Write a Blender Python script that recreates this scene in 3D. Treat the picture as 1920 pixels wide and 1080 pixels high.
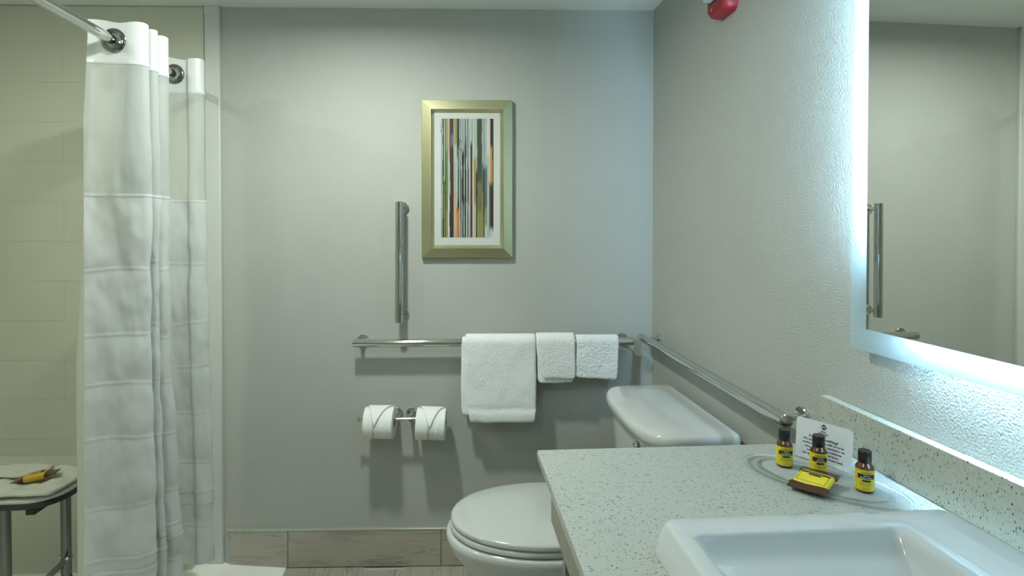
import bpy, bmesh, math, random
from math import sin, cos, pi, radians as R
from mathutils import Vector, Matrix, noise

for o in list(bpy.data.objects):
    bpy.data.objects.remove(o)
SC = bpy.context.scene
COL = SC.collection
random.seed(7)

# ------------------------------------------------------------------ camera
cam_d = bpy.data.cameras.new('camera')
cam_d.lens = 19.5
cam_d.sensor_width = 36
cam_d.shift_x = 0.0208
cam_d.shift_y = -0.04896
cam_d.clip_start = 0.01
cam = bpy.data.objects.new('camera', cam_d)
COL.objects.link(cam)
cam.location = (0, 0, 1.305)
cam.rotation_euler = (R(90 - 0.7735), 0, R(-3.85))
SC.camera = cam

# ------------------------------------------------------------------ world, lights, exposure
w = bpy.data.worlds.new('world')
SC.world = w
w.use_nodes = True
w.node_tree.nodes['Background'].inputs[0].default_value = (0.8, 0.9, 0.8, 1)
w.node_tree.nodes['Background'].inputs[1].default_value = 0.02

def area(name, loc, rot, size, power, color, shape='DISK', size_y=None, spread=180):
    d = bpy.data.lights.new(name, 'AREA')
    d.shape = shape
    d.size = size
    if size_y:
        d.size_y = size_y
    d.energy = power
    d.color = color
    d.spread = R(spread)
    o = bpy.data.objects.new(name, d)
    o.location = loc
    o.rotation_euler = rot
    COL.objects.link(o)
    return o

KEY_POWER, ROOM_FILL_POWER, SHOWER_FILL_POWER, LED_STRENGTH = 16.5, 9.2, 5.8, 172.0
KEY_POS = (-0.35, 1.44)
ROOM_POS = (-0.55, 0.15)
SHOWER_POS = (-1.45, 1.15)
area('ceiling_lamp_light', (KEY_POS[0], KEY_POS[1], 2.138), (0, 0, 0), 0.10, KEY_POWER, (0.94, 1.0, 0.92), spread=173)
pl_ = bpy.data.lights.new('room_fill_light', 'POINT')  # added fill point behind the viewer, lifts the room and ceiling
pl_.energy = ROOM_FILL_POWER; pl_.color = (0.90, 1.0, 0.90); pl_.shadow_soft_size = 0.10
po_ = bpy.data.objects.new('room_fill_light', pl_); po_.location = (ROOM_POS[0], ROOM_POS[1], 1.99); COL.objects.link(po_)
area('shower_fill_light', (SHOWER_POS[0], SHOWER_POS[1], 2.138), (0, 0, 0), 0.12, SHOWER_FILL_POWER, (0.97, 1.0, 0.84))  # added fill lamp, brightens the shower walls
SC.view_settings.view_transform = 'Standard'
SC.view_settings.look = 'None'
SC.view_settings.gamma = 1
SC.view_settings.use_curve_mapping = False
SC.view_settings.exposure = 0.0

# ------------------------------------------------------------------ materials
def new_mat(name):
    m = bpy.data.materials.new(name)
    m.use_nodes = True
    nt = m.node_tree
    return m, nt, nt.nodes['Principled BSDF'], nt.nodes['Material Output']

def ramp(nt, fac, stops, interp='LINEAR'):
    r = nt.nodes.new('ShaderNodeValToRGB')
    r.color_ramp.interpolation = interp
    e = r.color_ramp.elements
    while len(e) < len(stops):
        e.new(0.5)
    for i, (p, c) in enumerate(stops):
        e[i].position = p
        e[i].color = (*c, 1) if len(c) == 3 else c
    nt.links.new(fac, r.inputs[0])
    return r

def coords(nt, scale=(1, 1, 1), kind='Object', rot=(0, 0, 0)):
    t = nt.nodes.new('ShaderNodeTexCoord')
    mp = nt.nodes.new('ShaderNodeMapping')
    mp.inputs['Scale'].default_value = scale
    mp.inputs['Rotation'].default_value = rot
    nt.links.new(t.outputs[kind], mp.inputs[0])
    return mp.outputs[0]

def noise_n(nt, vec, scale, detail=3, rough=0.55, dist=0.0):
    n = nt.nodes.new('ShaderNodeTexNoise')
    n.inputs['Scale'].default_value = scale
    n.inputs['Detail'].default_value = detail
    n.inputs['Roughness'].default_value = rough
    n.inputs['Distortion'].default_value = dist
    nt.links.new(vec, n.inputs['Vector'])
    return n.outputs[0]

def bump(nt, b, height, strength, dist):
    n = nt.nodes.new('ShaderNodeBump')
    n.inputs['Strength'].default_value = strength
    n.inputs['Distance'].default_value = dist
    nt.links.new(height, n.inputs['Height'])
    nt.links.new(n.outputs[0], b.inputs['Normal'])
    return n

def simple(name, col, rough=0.5, metal=0.0, coat=0.0, spec=0.5, bs=0, bd=0, bscale=50, var=0.0, vscale=8):
    m, nt, b, out = new_mat(name)
    b.inputs['Base Color'].default_value = (*col, 1)
    b.inputs['Roughness'].default_value = rough
    b.inputs['Metallic'].default_value = metal
    b.inputs['Coat Weight'].default_value = coat
    b.inputs['Coat Roughness'].default_value = 0.08
    b.inputs['Specular IOR Level'].default_value = spec
    v = coords(nt)
    if bs:
        bump(nt, b, noise_n(nt, v, bscale), bs, bd)
    f = noise_n(nt, v, vscale, 4)
    k = max(var, 0.015)
    r = ramp(nt, f, [(0.3, tuple(c * (1 - k) for c in col)), (0.7, tuple(min(1, c * (1 + k)) for c in col))])
    nt.links.new(r.outputs[0], b.inputs['Base Color'])
    return m

M = {}
M['wall'] = simple('painted_wall', (0.435, 0.452, 0.418), 0.62, spec=0.3, bs=0.6, bd=0.0014, bscale=230, var=0.02, vscale=3)
M['wall_rough'] = simple('orange_peel_wall', (0.43, 0.445, 0.41), 0.42, spec=0.5, bs=1.0, bd=0.0038, bscale=250, var=0.02, vscale=3)
M['ceiling'] = simple('ceiling_paint', (0.84, 0.88, 0.87), 0.8, bs=0.3, bd=0.001, bscale=120)
M['trim'] = simple('white_trim', (0.60, 0.63, 0.60), 0.35, var=0.02)
M['shower_panel'] = simple('shower_surround', (0.60, 0.61, 0.50), 0.5, coat=0.0, var=0.02, vscale=5, bs=0.1, bd=0.0005, bscale=30)
M['grout_shower'] = simple('shower_joint', (0.54, 0.55, 0.46), 0.6)
M['pan'] = simple('shower_pan', (0.84, 0.85, 0.82), 0.45, bs=0.4, bd=0.0006, bscale=300)
M['porcelain'] = simple('porcelain', (0.54, 0.57, 0.56), 0.10, coat=0.5)
M['sink_ceramic'] = simple('sink_ceramic', (0.56, 0.605, 0.625), 0.06, coat=0.5)
M['seat_plastic'] = simple('seat_plastic', (0.51, 0.54, 0.52), 0.16, coat=0.3)
M['chrome'] = simple('polished_steel', (0.62, 0.63, 0.61), 0.06, metal=1.0)
M['brushed'] = simple('brushed_steel', (0.19, 0.19, 0.17), 0.35, metal=0.9, bs=0.1, bd=0.0002, bscale=400)
M['dark_metal'] = simple('dark_chrome', (0.30, 0.31, 0.30), 0.12, metal=1.0)
M['rubber'] = simple('black_rubber', (0.012, 0.016, 0.015), 0.5)
M['black'] = simple('black_plastic', (0.008, 0.010, 0.010), 0.30, coat=0.0)
M['paper'] = simple('tissue_paper', (0.80, 0.83, 0.80), 0.9, bs=0.3, bd=0.0004, bscale=400)
M['core'] = simple('cardboard_core', (0.35, 0.30, 0.22), 0.9)
M['towel'] = simple('terry_cloth', (0.88, 0.91, 0.92), 0.95, bs=1.0, bd=0.0025, bscale=520, var=0.04, vscale=300)
M['mat_cloth'] = simple('bench_cloth', (0.66, 0.67, 0.58), 0.95, bs=0.8, bd=0.0015, bscale=300, var=0.03)
M['tag'] = simple('care_tag_cloth', (0.42, 0.47, 0.50), 0.8)
M['mat_board'] = simple('mat_board', (0.53, 0.565, 0.54), 0.8)
M['bench_pad'] = simple('bench_pad', (0.66, 0.68, 0.62), 0.5)
M['red'] = simple('red_housing', (0.28, 0.006, 0.012), 0.38, coat=0.1)
M['label'] = simple('yellow_label', (0.72, 0.58, 0.03), 0.40, var=0.04, vscale=60)
M['label_gold'] = simple('soap_yellow', (0.66, 0.42, 0.03), 0.40)
M['brown_foil'] = simple('brown_wrapper', (0.060, 0.022, 0.007), 0.32, coat=0.15, bs=0.4, bd=0.0008, bscale=150)
M['ink'] = simple('black_ink', (0.012, 0.015, 0.018), 0.5)
M['ink_logo'] = simple('plum_ink', (0.07, 0.012, 0.035), 0.5)
M['ink_red'] = simple('red_ink', (0.35, 0.03, 0.06), 0.5)
M['ink_white'] = simple('white_ink', (0.75, 0.76, 0.75), 0.5)
M['ink_line'] = simple('olive_ink', (0.20, 0.15, 0.01), 0.5)
M['card'] = simple('white_card', (0.74, 0.79, 0.84), 0.45)
M['cabinet'] = simple('cabinet_laminate', (0.27, 0.26, 0.22), 0.5, var=0.08, vscale=20)
M['alu'] = simple('aluminium_housing', (0.6, 0.62, 0.62), 0.4, metal=0.8)
M['silver_strip'] = simple('edge_strip', (0.50, 0.53, 0.48), 0.35, metal=0.4)
M['caulk'] = simple('grey_grout', (0.46, 0.48, 0.44), 0.8)

# champagne picture frame, brushed
m, nt, b, out = new_mat('champagne_frame')
b.inputs['Base Color'].default_value = (0.52, 0.50, 0.31, 1)
b.inputs['Metallic'].default_value = 0.9
b.inputs['Roughness'].default_value = 0.33
bump(nt, b, noise_n(nt, coords(nt, (900, 900, 40)), 1.0, 2), 0.15, 0.0003)
M['frame'] = m

# amber bottle
m, nt, b, out = new_mat('amber_plastic')
b.inputs['Base Color'].default_value = (0.16, 0.055, 0.008, 1)
b.inputs['Roughness'].default_value = 0.08
b.inputs['Coat Weight'].default_value = 0.6
r = ramp(nt, noise_n(nt, coords(nt), 40), [(0.3, (0.055, 0.018, 0.003)), (0.7, (0.12, 0.042, 0.006))])
nt.links.new(r.outputs[0], b.inputs['Base Color'])
M['amber'] = m

# clear plastics
def clear(name, tint, gl, trans, rough=0.03):
    m, nt, b, out = new_mat(name)
    b.inputs['Base Color'].default_value = (*gl, 1)
    b.inputs['Roughness'].default_value = rough
    t = nt.nodes.new('ShaderNodeBsdfTransparent')
    t.inputs[0].default_value = (*tint, 1)
    mx = nt.nodes.new('ShaderNodeMixShader')
    fr = nt.nodes.new('ShaderNodeFresnel')
    fr.inputs[0].default_value = 1.45
    ad = nt.nodes.new('ShaderNodeMath')
    ad.operation = 'ADD'
    ad.use_clamp = True
    ad.inputs[1].default_value = 1 - trans
    nt.links.new(fr.outputs[0], ad.inputs[0])
    nt.links.new(ad.outputs[0], mx.inputs[0])
    nt.links.new(t.outputs[0], mx.inputs[1])
    nt.links.new(b.outputs[0], mx.inputs[2])
    nt.links.new(mx.outputs[0], out.inputs[0])
    return m
M['clear'] = clear('clear_acrylic', (0.95, 0.97, 0.97), (0.8, 0.85, 0.86), 0.90)
M['clear_rim'] = clear('clear_acrylic_rim', (1.0, 1.0, 1.0), (0.85, 0.9, 0.92), 0.97)
M['frost_tray'] = clear('frosted_acrylic', (0.97, 0.98, 0.98), (0.60, 0.66, 0.65), 0.62, 0.30)
M['lens'] = clear('strobe_lens', (0.8, 0.86, 0.86), (0.7, 0.75, 0.76), 0.45, 0.06)

# quartz with specks
def quartz(name, basec, scale, thr):
    m, nt, b, out = new_mat(name)
    v = coords(nt, (1, 1, 1))
    v2 = coords(nt, (1, 1.9, 1.0), rot=(0.2, 0.1, 0.5))
    vo = nt.nodes.new('ShaderNodeTexVoronoi')
    vo.inputs['Scale'].default_value = scale
    nt.links.new(v2, vo.inputs['Vector'])
    sep = nt.nodes.new('ShaderNodeSeparateColor')
    nt.links.new(vo.outputs['Color'], sep.inputs[0])
    # speck where distance < random radius
    mul = nt.nodes.new('ShaderNodeMath'); mul.operation = 'MULTIPLY'
    pw = nt.nodes.new('ShaderNodeMath'); pw.operation = 'POWER'; pw.inputs[1].default_value = 2.3
    nt.links.new(sep.outputs[0], pw.inputs[0])
    nt.links.new(pw.outputs[0], mul.inputs[0]); mul.inputs[1].default_value = thr
    lt = nt.nodes.new('ShaderNodeMath'); lt.operation = 'LESS_THAN'
    nt.links.new(vo.outputs['Distance'], lt.inputs[0]); nt.links.new(mul.outputs[0], lt.inputs[1])
    speck = ramp(nt, sep.outputs[1], [(0.0, (0.05, 0.065, 0.06)), (0.35, (0.16, 0.19, 0.17)), (0.7, (0.30, 0.30, 0.24)), (0.975, (0.22, 0.10, 0.07))], 'CONSTANT')
    basef = ramp(nt, noise_n(nt, v, 220, 4, 0.7), [(0.3, tuple(c * 0.90 for c in basec)), (0.7, tuple(c * 1.06 for c in basec))])
    mx = nt.nodes.new('ShaderNodeMix'); mx.data_type = 'RGBA'
    nt.links.new(lt.outputs[0], mx.inputs[0])
    nt.links.new(basef.outputs[0], mx.inputs[6]); nt.links.new(speck.outputs[0], mx.inputs[7])
    nt.links.new(mx.outputs[2], b.inputs['Base Color'])
    b.inputs['Roughness'].default_value = 0.28
    return m
M['quartz'] = quartz('speckled_quartz', (0.43, 0.465, 0.43), 230, 0.50)
M['quartz_big'] = quartz('speckled_quartz_splash', (0.43, 0.455, 0.395), 200, 0.50)

# wood-look tile
def woodtile(name, c1, c2, c3, knots=True, stretch=(3, 40, 40)):
    m, nt, b, out = new_mat(name)
    oi = nt.nodes.new('ShaderNodeObjectInfo')
    t = nt.nodes.new('ShaderNodeTexCoord')
    add = nt.nodes.new('ShaderNodeVectorMath'); add.operation = 'ADD'
    sc = nt.nodes.new('ShaderNodeVectorMath'); sc.operation = 'SCALE'; sc.inputs['Scale'].default_value = 7.0
    cmb = nt.nodes.new('ShaderNodeCombineXYZ')
    for i in range(3):
        nt.links.new(oi.outputs['Random'], cmb.inputs[i])
    nt.links.new(cmb.outputs[0], sc.inputs[0])
    nt.links.new(t.outputs['Object'], add.inputs[0]); nt.links.new(sc.outputs[0], add.inputs[1])
    mp = nt.nodes.new('ShaderNodeMapping'); mp.inputs['Scale'].default_value = stretch
    nt.links.new(add.outputs[0], mp.inputs[0])
    n1 = noise_n(nt, mp.outputs[0], 1.0, 6, 0.62, 0.6)
    r = ramp(nt, n1, [(0.25, c1), (0.48, c2), (0.60, c2), (0.8, c3)])
    mp2 = nt.nodes.new('ShaderNodeMapping'); mp2.inputs['Scale'].default_value = tuple(s * 0.5 for s in stretch)
    nt.links.new(add.outputs[0], mp2.inputs[0])
    n2 = noise_n(nt, mp2.outputs[0], 1.3, 5, 0.7, 2.2)
    r2 = ramp(nt, n2, [(0.0, (1, 1, 1)), (0.60, (1, 1, 1)), (0.625, (0.25, 0.22, 0.18)), (0.65, (0.85, 0.82, 0.78)), (0.70, (0.45, 0.41, 0.35)), (0.9, (0.30, 0.27, 0.22))])
    mx = nt.nodes.new('ShaderNodeMix'); mx.data_type = 'RGBA'; mx.blend_type = 'MULTIPLY'; mx.inputs[0].default_value = 0.8
    nt.links.new(r.outputs[0], mx.inputs[6]); nt.links.new(r2.outputs[0], mx.inputs[7])
    nt.links.new(mx.outputs[2], b.inputs['Base Color'])
    b.inputs['Roughness'].default_value = 0.45
    bump(nt, b, n1, 0.2, 0.0006)
    return m
M['wood_base'] = woodtile('woodlook_base_tile', (0.26, 0.245, 0.195), (0.43, 0.405, 0.335), (0.56, 0.535, 0.455), stretch=(4.5, 26, 26))
M['wood_floor'] = woodtile('woodlook_floor_tile', (0.20, 0.20, 0.17), (0.38, 0.36, 0.30), (0.52, 0.51, 0.45), stretch=(45, 4, 40))

# fabrics for the curtain
def fabric(name, col, transl, transp, rough, sheen_metal=0.0, weave=900):
    m, nt, b, out = new_mat(name)
    b.inputs['Base Color'].default_value = (*col, 1)
    b.inputs['Roughness'].default_value = rough
    b.inputs['Sheen Weight'].default_value = 0.2
    v = coords(nt)
    w1 = noise_n(nt, coords(nt, (60, 60, 900)), 1.0, 2)
    bump(nt, b, w1, 0.12, 0.0004)
    tl = nt.nodes.new('ShaderNodeBsdfTranslucent'); tl.inputs[0].default_value = (*col, 1)
    mx = nt.nodes.new('ShaderNodeMixShader'); mx.inputs[0].default_value = transl
    nt.links.new(b.outputs[0], mx.inputs[1]); nt.links.new(tl.outputs[0], mx.inputs[2])
    res = mx
    if transp:
        tr = nt.nodes.new('ShaderNodeBsdfTransparent')
        mx2 = nt.nodes.new('ShaderNodeMixShader'); mx2.inputs[0].default_value = transp
        nt.links.new(mx.outputs[0], mx2.inputs[1]); nt.links.new(tr.outputs[0], mx2.inputs[2])
        res = mx2
    nt.links.new(res.outputs[0], out.inputs[0])
    return m
M['curtain'] = fabric('curtain_satin', (0.69, 0.72, 0.71), 0.30, 0, 0.30)
M['curtain_header'] = fabric('curtain_header', (0.72, 0.75, 0.74), 0.2, 0, 0.35)
M['sheer'] = fabric('curtain_sheer', (0.66, 0.70, 0.68), 0.35, 0.38, 0.5)
M['ribbon'] = fabric('curtain_ribbon', (0.70, 0.74, 0.74), 0.1, 0.25, 0.12)
M['liner'] = fabric('curtain_liner', (0.78, 0.79, 0.69), 0.3, 0, 0.5)

# mirror, frosted band, LEDs
m, nt, b, out = new_mat('mirror_glass')
b.inputs['Base Color'].default_value = (0.80, 0.82, 0.79, 1)
b.inputs['Metallic'].default_value = 1
b.inputs['Roughness'].default_value = 0.0
M['mirror'] = m
m, nt, b, out = new_mat('frosted_glass_band')
b.inputs['Base Color'].default_value = (0.62, 0.70, 0.70, 1)
b.inputs['Roughness'].default_value = 0.4
tl = nt.nodes.new('ShaderNodeBsdfTranslucent'); tl.inputs[0].default_value = (0.90, 0.97, 1.0, 1)
mx = nt.nodes.new('ShaderNodeMixShader'); mx.inputs[0].default_value = 0.8
nt.links.new(b.outputs[0], mx.inputs[1]); nt.links.new(tl.outputs[0], mx.inputs[2]); nt.links.new(mx.outputs[0], out.inputs[0])
M['frost'] = m
def emis(name, col, s):
    m, nt, b, out = new_mat(name)
    b.inputs['Base Color'].default_value = (*col, 1)
    b.inputs['Emission Color'].default_value = (*col, 1)
    b.inputs['Emission Strength'].default_value = s
    return m
M['led'] = emis('led_strip', (0.47, 0.76, 1.0), LED_STRENGTH)

# artwork print: colours stored on the flat sheet
m, nt, b, out = new_mat('art_print')
at = nt.nodes.new('ShaderNodeAttribute'); at.attribute_name = 'print_colour'
nt.links.new(at.outputs['Color'], b.inputs['Base Color'])
b.inputs['Roughness'].default_value = 0.25
b.inputs['Coat Weight'].default_value = 0.3
M['print'] = m

# ------------------------------------------------------------------ helpers
def obj(name, verts, faces, mat, parent=None, smooth=False, bev=0, seg=2, sub=0, auto=None):
    me = bpy.data.meshes.new(name)
    me.from_pydata([tuple(v) for v in verts], [], faces)
    me.validate()
    bm = bmesh.new(); bm.from_mesh(me)
    bmesh.ops.recalc_face_normals(bm, faces=bm.faces)
    bm.to_mesh(me); bm.free()
    me.materials.append(M[mat] if isinstance(mat, str) else mat)
    o = bpy.data.objects.new(name, me)
    COL.objects.link(o)
    if parent:
        o.parent = parent
    if bev:
        b = o.modifiers.new('bevel', 'BEVEL'); b.width = bev; b.segments = seg; b.limit_method = 'ANGLE'; b.angle_limit = R(35)
        smooth = True
    if sub:
        s = o.modifiers.new('sub', 'SUBSURF'); s.levels = sub; s.render_levels = sub
    if smooth:
        for p in me.polygons:
            p.use_smooth = True
        if not sub:
            try:
                me.set_sharp_from_angle(angle=R(auto or 40))
            except Exception:
                pass
    return o

def thing(name, label, cat, loc=(0, 0, 0), rotz=0, group=None):
    o = bpy.data.objects.new(name, None)
    COL.objects.link(o)
    o.empty_display_size = 0.05
    o.location = loc
    o.rotation_euler = (0, 0, rotz)
    o['label'] = label
    o['category'] = cat
    if group:
        o['group'] = group
    return o

def tag(o, label, cat, group=None):
    o['label'] = label; o['category'] = cat
    if group:
        o['group'] = group
    return o

def struct(o):
    o['kind'] = 'structure'
    return o

def box_vf(lo, hi):
    x0, y0, z0 = lo; x1, y1, z1 = hi
    v = [(x0, y0, z0), (x1, y0, z0), (x1, y1, z0), (x0, y1, z0), (x0, y0, z1), (x1, y0, z1), (x1, y1, z1), (x0, y1, z1)]
    f = [(0, 3, 2, 1), (4, 5, 6, 7), (0, 1, 5, 4), (1, 2, 6, 5), (2, 3, 7, 6), (3, 0, 4, 7)]
    return v, f

def box(name, lo, hi, mat, parent=None, bev=0, seg=2):
    v, f = box_vf(lo, hi)
    return obj(name, v, f, mat, parent, bev=bev, seg=seg)

class MB:
    def __init__(s): s.v = []; s.f = []
    def add(s, v, f):
        n = len(s.v); s.v += [tuple(p) for p in v]; s.f += [tuple(i + n for i in q) for q in f]; return s
    def box(s, lo, hi): return s.add(*box_vf(lo, hi))
    def build(s, name, mat, parent=None, **k): return obj(name, s.v, s.f, mat, parent, **k)

def loft(rings, close=True, cap0=True, cap1=True):
    n = len(rings[0]); v = []; f = []
    for r_ in rings: v += [tuple(p) for p in r_]
    for i in range(len(rings) - 1):
        for j in range(n if close else n - 1):
            a = i * n + j; b_ = i * n + (j + 1) % n
            f.append((a, b_, b_ + n, a + n))
    if cap0: f.append(tuple(reversed(range(n))))
    if cap1: f.append(tuple((len(rings) - 1) * n + j for j in range(n)))
    return v, f

def frame_from(d):
    d = Vector(d).normalized()
    u = d.orthogonal().normalized(); w_ = d.cross(u)
    return d, u, w_

def lathe(p, d, prof, n=32, cap=True):
    """prof: list of (dist along d, radius)"""
    p = Vector(p); d, u, w_ = frame_from(d)
    rings = [[p + d * s + (u * cos(2 * pi * k / n) + w_ * sin(2 * pi * k / n)) * r_ for k in range(n)] for s, r_ in prof]
    return loft(rings, cap0=cap, cap1=cap)

def rod(p, q, r_, n=24, ch=0.0015):
    p = Vector(p); q = Vector(q); L = (q - p).length
    return lathe(p, q - p, [(0, r_ - ch), (ch, r_), (L - ch, r_), (L, r_ - ch)], n)

def tube(pts, r_, n=16):
    pts = [Vector(p) for p in pts]
    rings = []; u = None
    for i, p in enumerate(pts):
        t = (pts[min(i + 1, len(pts) - 1)] - pts[max(i - 1, 0)]).normalized()
        u = t.orthogonal().normalized() if u is None else (u - t * u.dot(t)).normalized()
        w_ = t.cross(u)
        rings.append([p + (u * cos(2 * pi * k / n) + w_ * sin(2 * pi * k / n)) * r_ for k in range(n)])
    return loft(rings)

def rrect(cx, cy, hx, hy, r_, n=6):
    pts = []
    for (sx, sy, a0) in ((1, 1, 0), (-1, 1, 90), (-1, -1, 180), (1, -1, 270)):
        for k in range(n + 1):
            a = R(a0 + 90 * k / n)
            pts.append((cx + sx * (hx - r_) + r_ * cos(a), cy + sy * (hy - r_) + r_ * sin(a)))
    return pts

def catmull(P, n=12):
    P = [Vector(p) for p in P]
    Q = [P[0] * 2 - P[1]] + P + [P[-1] * 2 - P[-2]]
    out = []
    for i in range(1, len(Q) - 2):
        a, b_, c, d = Q[i - 1], Q[i], Q[i + 1], Q[i + 2]
        for k in range(n):
            t = k / n
            out.append(0.5 * ((2 * b_) + (c - a) * t + (2 * a - 5 * b_ + 4 * c - d) * t * t + (3 * b_ - a - 3 * c + d) * t ** 3))
    out.append(P[-1])
    return out

def text_mesh(txt, size, align='CENTER', bold=0.022):
    cu = bpy.data.curves.new('t', 'FONT')
    cu.body = txt; cu.size = size; cu.align_x = align; cu.align_y = 'CENTER'; cu.resolution_u = 2; cu.offset = size * bold
    o = bpy.data.objects.new('t', cu)
    COL.objects.link(o)
    dg = bpy.context.evaluated_depsgraph_get()
    dg.update()
    me = bpy.data.meshes.new_from_object(o.evaluated_get(dg))
    v = [p.co.copy() for p in me.vertices]; f = [tuple(p.vertices) for p in me.polygons]
    bpy.data.objects.remove(o); bpy.data.curves.remove(cu); bpy.data.meshes.remove(me)
    return v, f

# back wall local frame: x to the right along the wall (0 at the corner), y into the wall, z up
A = R(2.7)
C0 = Vector((0.776, 2.117, 0))
EX = Vector((cos(A), -sin(A), 0)); EY = Vector((sin(A), cos(A), 0))
def BW(x, y, z): return C0 + EX * x + EY * y + Vector((0, 0, z))
def wall_thing(name, label, cat, x, z, y=0, group=None):
    return thing(name, label, cat, BW(x, y, z), -A, group)
W = 0.776
H = 2.158

# ------------------------------------------------------------------ room shell
def bw_struct(name, lo, hi, mat, bev=0):
    o = box(name, lo, hi, mat, bev=bev)
    o.location = C0; o.rotation_euler = (0, 0, -A)
    return struct(o)
bw_struct('wall_back', (-2.80, 0.0, -0.05), (0.20, 0.12, 2.3), 'wall')
struct(box('wall_right', (W, -1.4, -0.05), (W + 0.12, 2.14, 2.3), 'wall_rough'))
struct(box('wall_left', (-2.10, -1.4, -0.05), (-1.97, 2.40, 2.3), 'shower_panel'))
struct(box('wall_front', (-2.1, -1.52, -0.05), (0.9, -1.40, 2.3), 'wall'))
struct(box('ceiling', (-2.1, -1.52, H), (0.9, 2.5, H + 0.08), 'ceiling'))
floor = struct(box('floor', (-2.1, -1.52, -0.06), (0.9, 2.4, -0.004), 'caulk'))
# floor planks
pw, pl, g = 0.1485, 0.59, 0.0025
xs = [-0.640 + 0.149 * i for i in range(10)]
for i, x in enumerate(xs):
    y1 = 2.26 - (0.0, 0.33, 0.12, 0.45, 0.22)[i % 5]
    segs = [2.26] if y1 < 2.26 else []
    y = y1
    while y > -1.4:
        segs.append(y); y -= pl
    segs.append(-1.4)
    for k in range(len(segs) - 1):
        a_, b_ = segs[k], segs[k + 1]
        if b_ > 2.1: continue
        x1 = min(x + pw - g, W)
        ya = min(a_, 2.184 - (x + 0.64) * 0.047) - g
        o = box('floor_tile', (x, b_, -0.02), (x1, ya, 0.0), 'wood_floor', floor)
# shower pan with its ramped threshold
def wedge(name, pts, z0, mat):
    v = [(x, y, z0) for x, y, z in pts] + [(x, y, z) for x, y, z in pts]
    n = len(pts)
    f = [tuple(reversed(range(n))), tuple(range(n, 2 * n))] + [(i, (i + 1) % n, (i + 1) % n + n, i + n) for i in range(n)]
    return obj(name, v, f, mat)
pan = struct(wedge('trim_2', [(-0.645, -1.4, 0.002), (-0.645, 2.20, 0.002), (-0.90, 2.22, 0.020), (-0.90, -1.4, 0.020)], -0.03, 'pan'))
pan2 = struct(wedge('trim_3', [(-0.90, -1.4, 0.020), (-0.90, 2.22, 0.020), (-1.98, 2.27, 0.006), (-1.98, -1.4, 0.006)], -0.03, 'pan'))

# tiled baseboard along the back wall
bb = struct(box('baseboard_back', (-1.655, -0.004, 0.0), (0.0, 0.002, 0.150), 'caulk'))
bb.location = C0; bb.rotation_euler = (0, 0, -A)
for (x0, x1) in ((-1.640, -1.4175), (-1.4135, -0.8265), (-0.8225, -0.2355), (-0.2315, -0.003)):
    box('baseboard_tile', (x0, -0.011, 0.003), (x1, -0.003, 0.142), 'wood_base', bb, bev=0.0008, seg=1)
box('edge_strip', (-1.646, -0.012, 0.143), (-0.003, -0.002, 0.150), 'silver_strip', bb, bev=0.001, seg=1)
bx = struct(box('baseboard_right', (W - 0.011, 1.09, 0.0), (W, 2.10, 0.148), 'wood_base', bev=0.001))

# vertical trim between shower surround and wall
tr = struct(MB().box((-1.7225, -0.012, 0.012), (-1.664, 0.004, H - 0.004)).build('trim_1', 'trim', bev=0.004, seg=2))
tr.location = C0; tr.rotation_euler = (0, 0, -A)
box('cap_strip', (-1.7225, -0.014, H - 0.03), (-1.664, -0.010, H), 'trim', tr, bev=0.002)
box('caulk_line', (-1.7265, -0.003, 0.012), (-1.7225, 0.001, H - 0.004), 'caulk', tr)
# shower surround: lower panel with its ledge and tile-pattern panel above
sw = struct(MB().box((-2.79, -0.006, 0.0), (-1.7265, 0.003, H - 0.002)).build('wall_shower', 'grout_shower'))
sw.location = C0; sw.rotation_euler = (0, 0, -A)
ZT = 0.433; TH = 0.1513
prof = [(-0.002, ZT + 0.012), (-0.018, ZT + 0.002), (-0.037, ZT), (-0.042, ZT - 0.006), (-0.042, 0.03), (-0.046, 0.012), (-0.06, 0.004), (-0.002, 0.002)]
v = [(-2.79, y, z) for y, z in prof] + [(-1.765, y, z) for y, z in prof]
n = len(prof)
f = [tuple(range(n)), tuple(reversed(range(n, 2 * n)))] + [(i, (i + 1) % n, (i + 1) % n + n, i + n) for i in range(n)]
obj('ledge_panel', v, f, 'shower_panel', sw, smooth=True)
rz = [ZT + 0.004, 0.5065]
while rz[-1] < H - 0.02:
    rz.append(min(rz[-1] + TH, H - 0.006))
for k in range(len(rz) - 1):
    z0, z1 = rz[k], rz[k + 1]
    xx = -1.7275 - (0.53 if k % 2 == 0 else 0.225)
    edges = [-1.7275, xx]
    while edges[-1] - 0.61 > -2.79: edges.append(edges[-1] - 0.61)
    edges.append(-2.79)
    for j in range(len(edges) - 1):
        if edges[j] - edges[j + 1] < 0.01: continue
        box('tile', (edges[j + 1] + 0.0003, -0.0068, z0 + 0.0004), (edges[j] - 0.0003, -0.004, z1 - 0.0004), 'shower_panel', sw)

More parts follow.
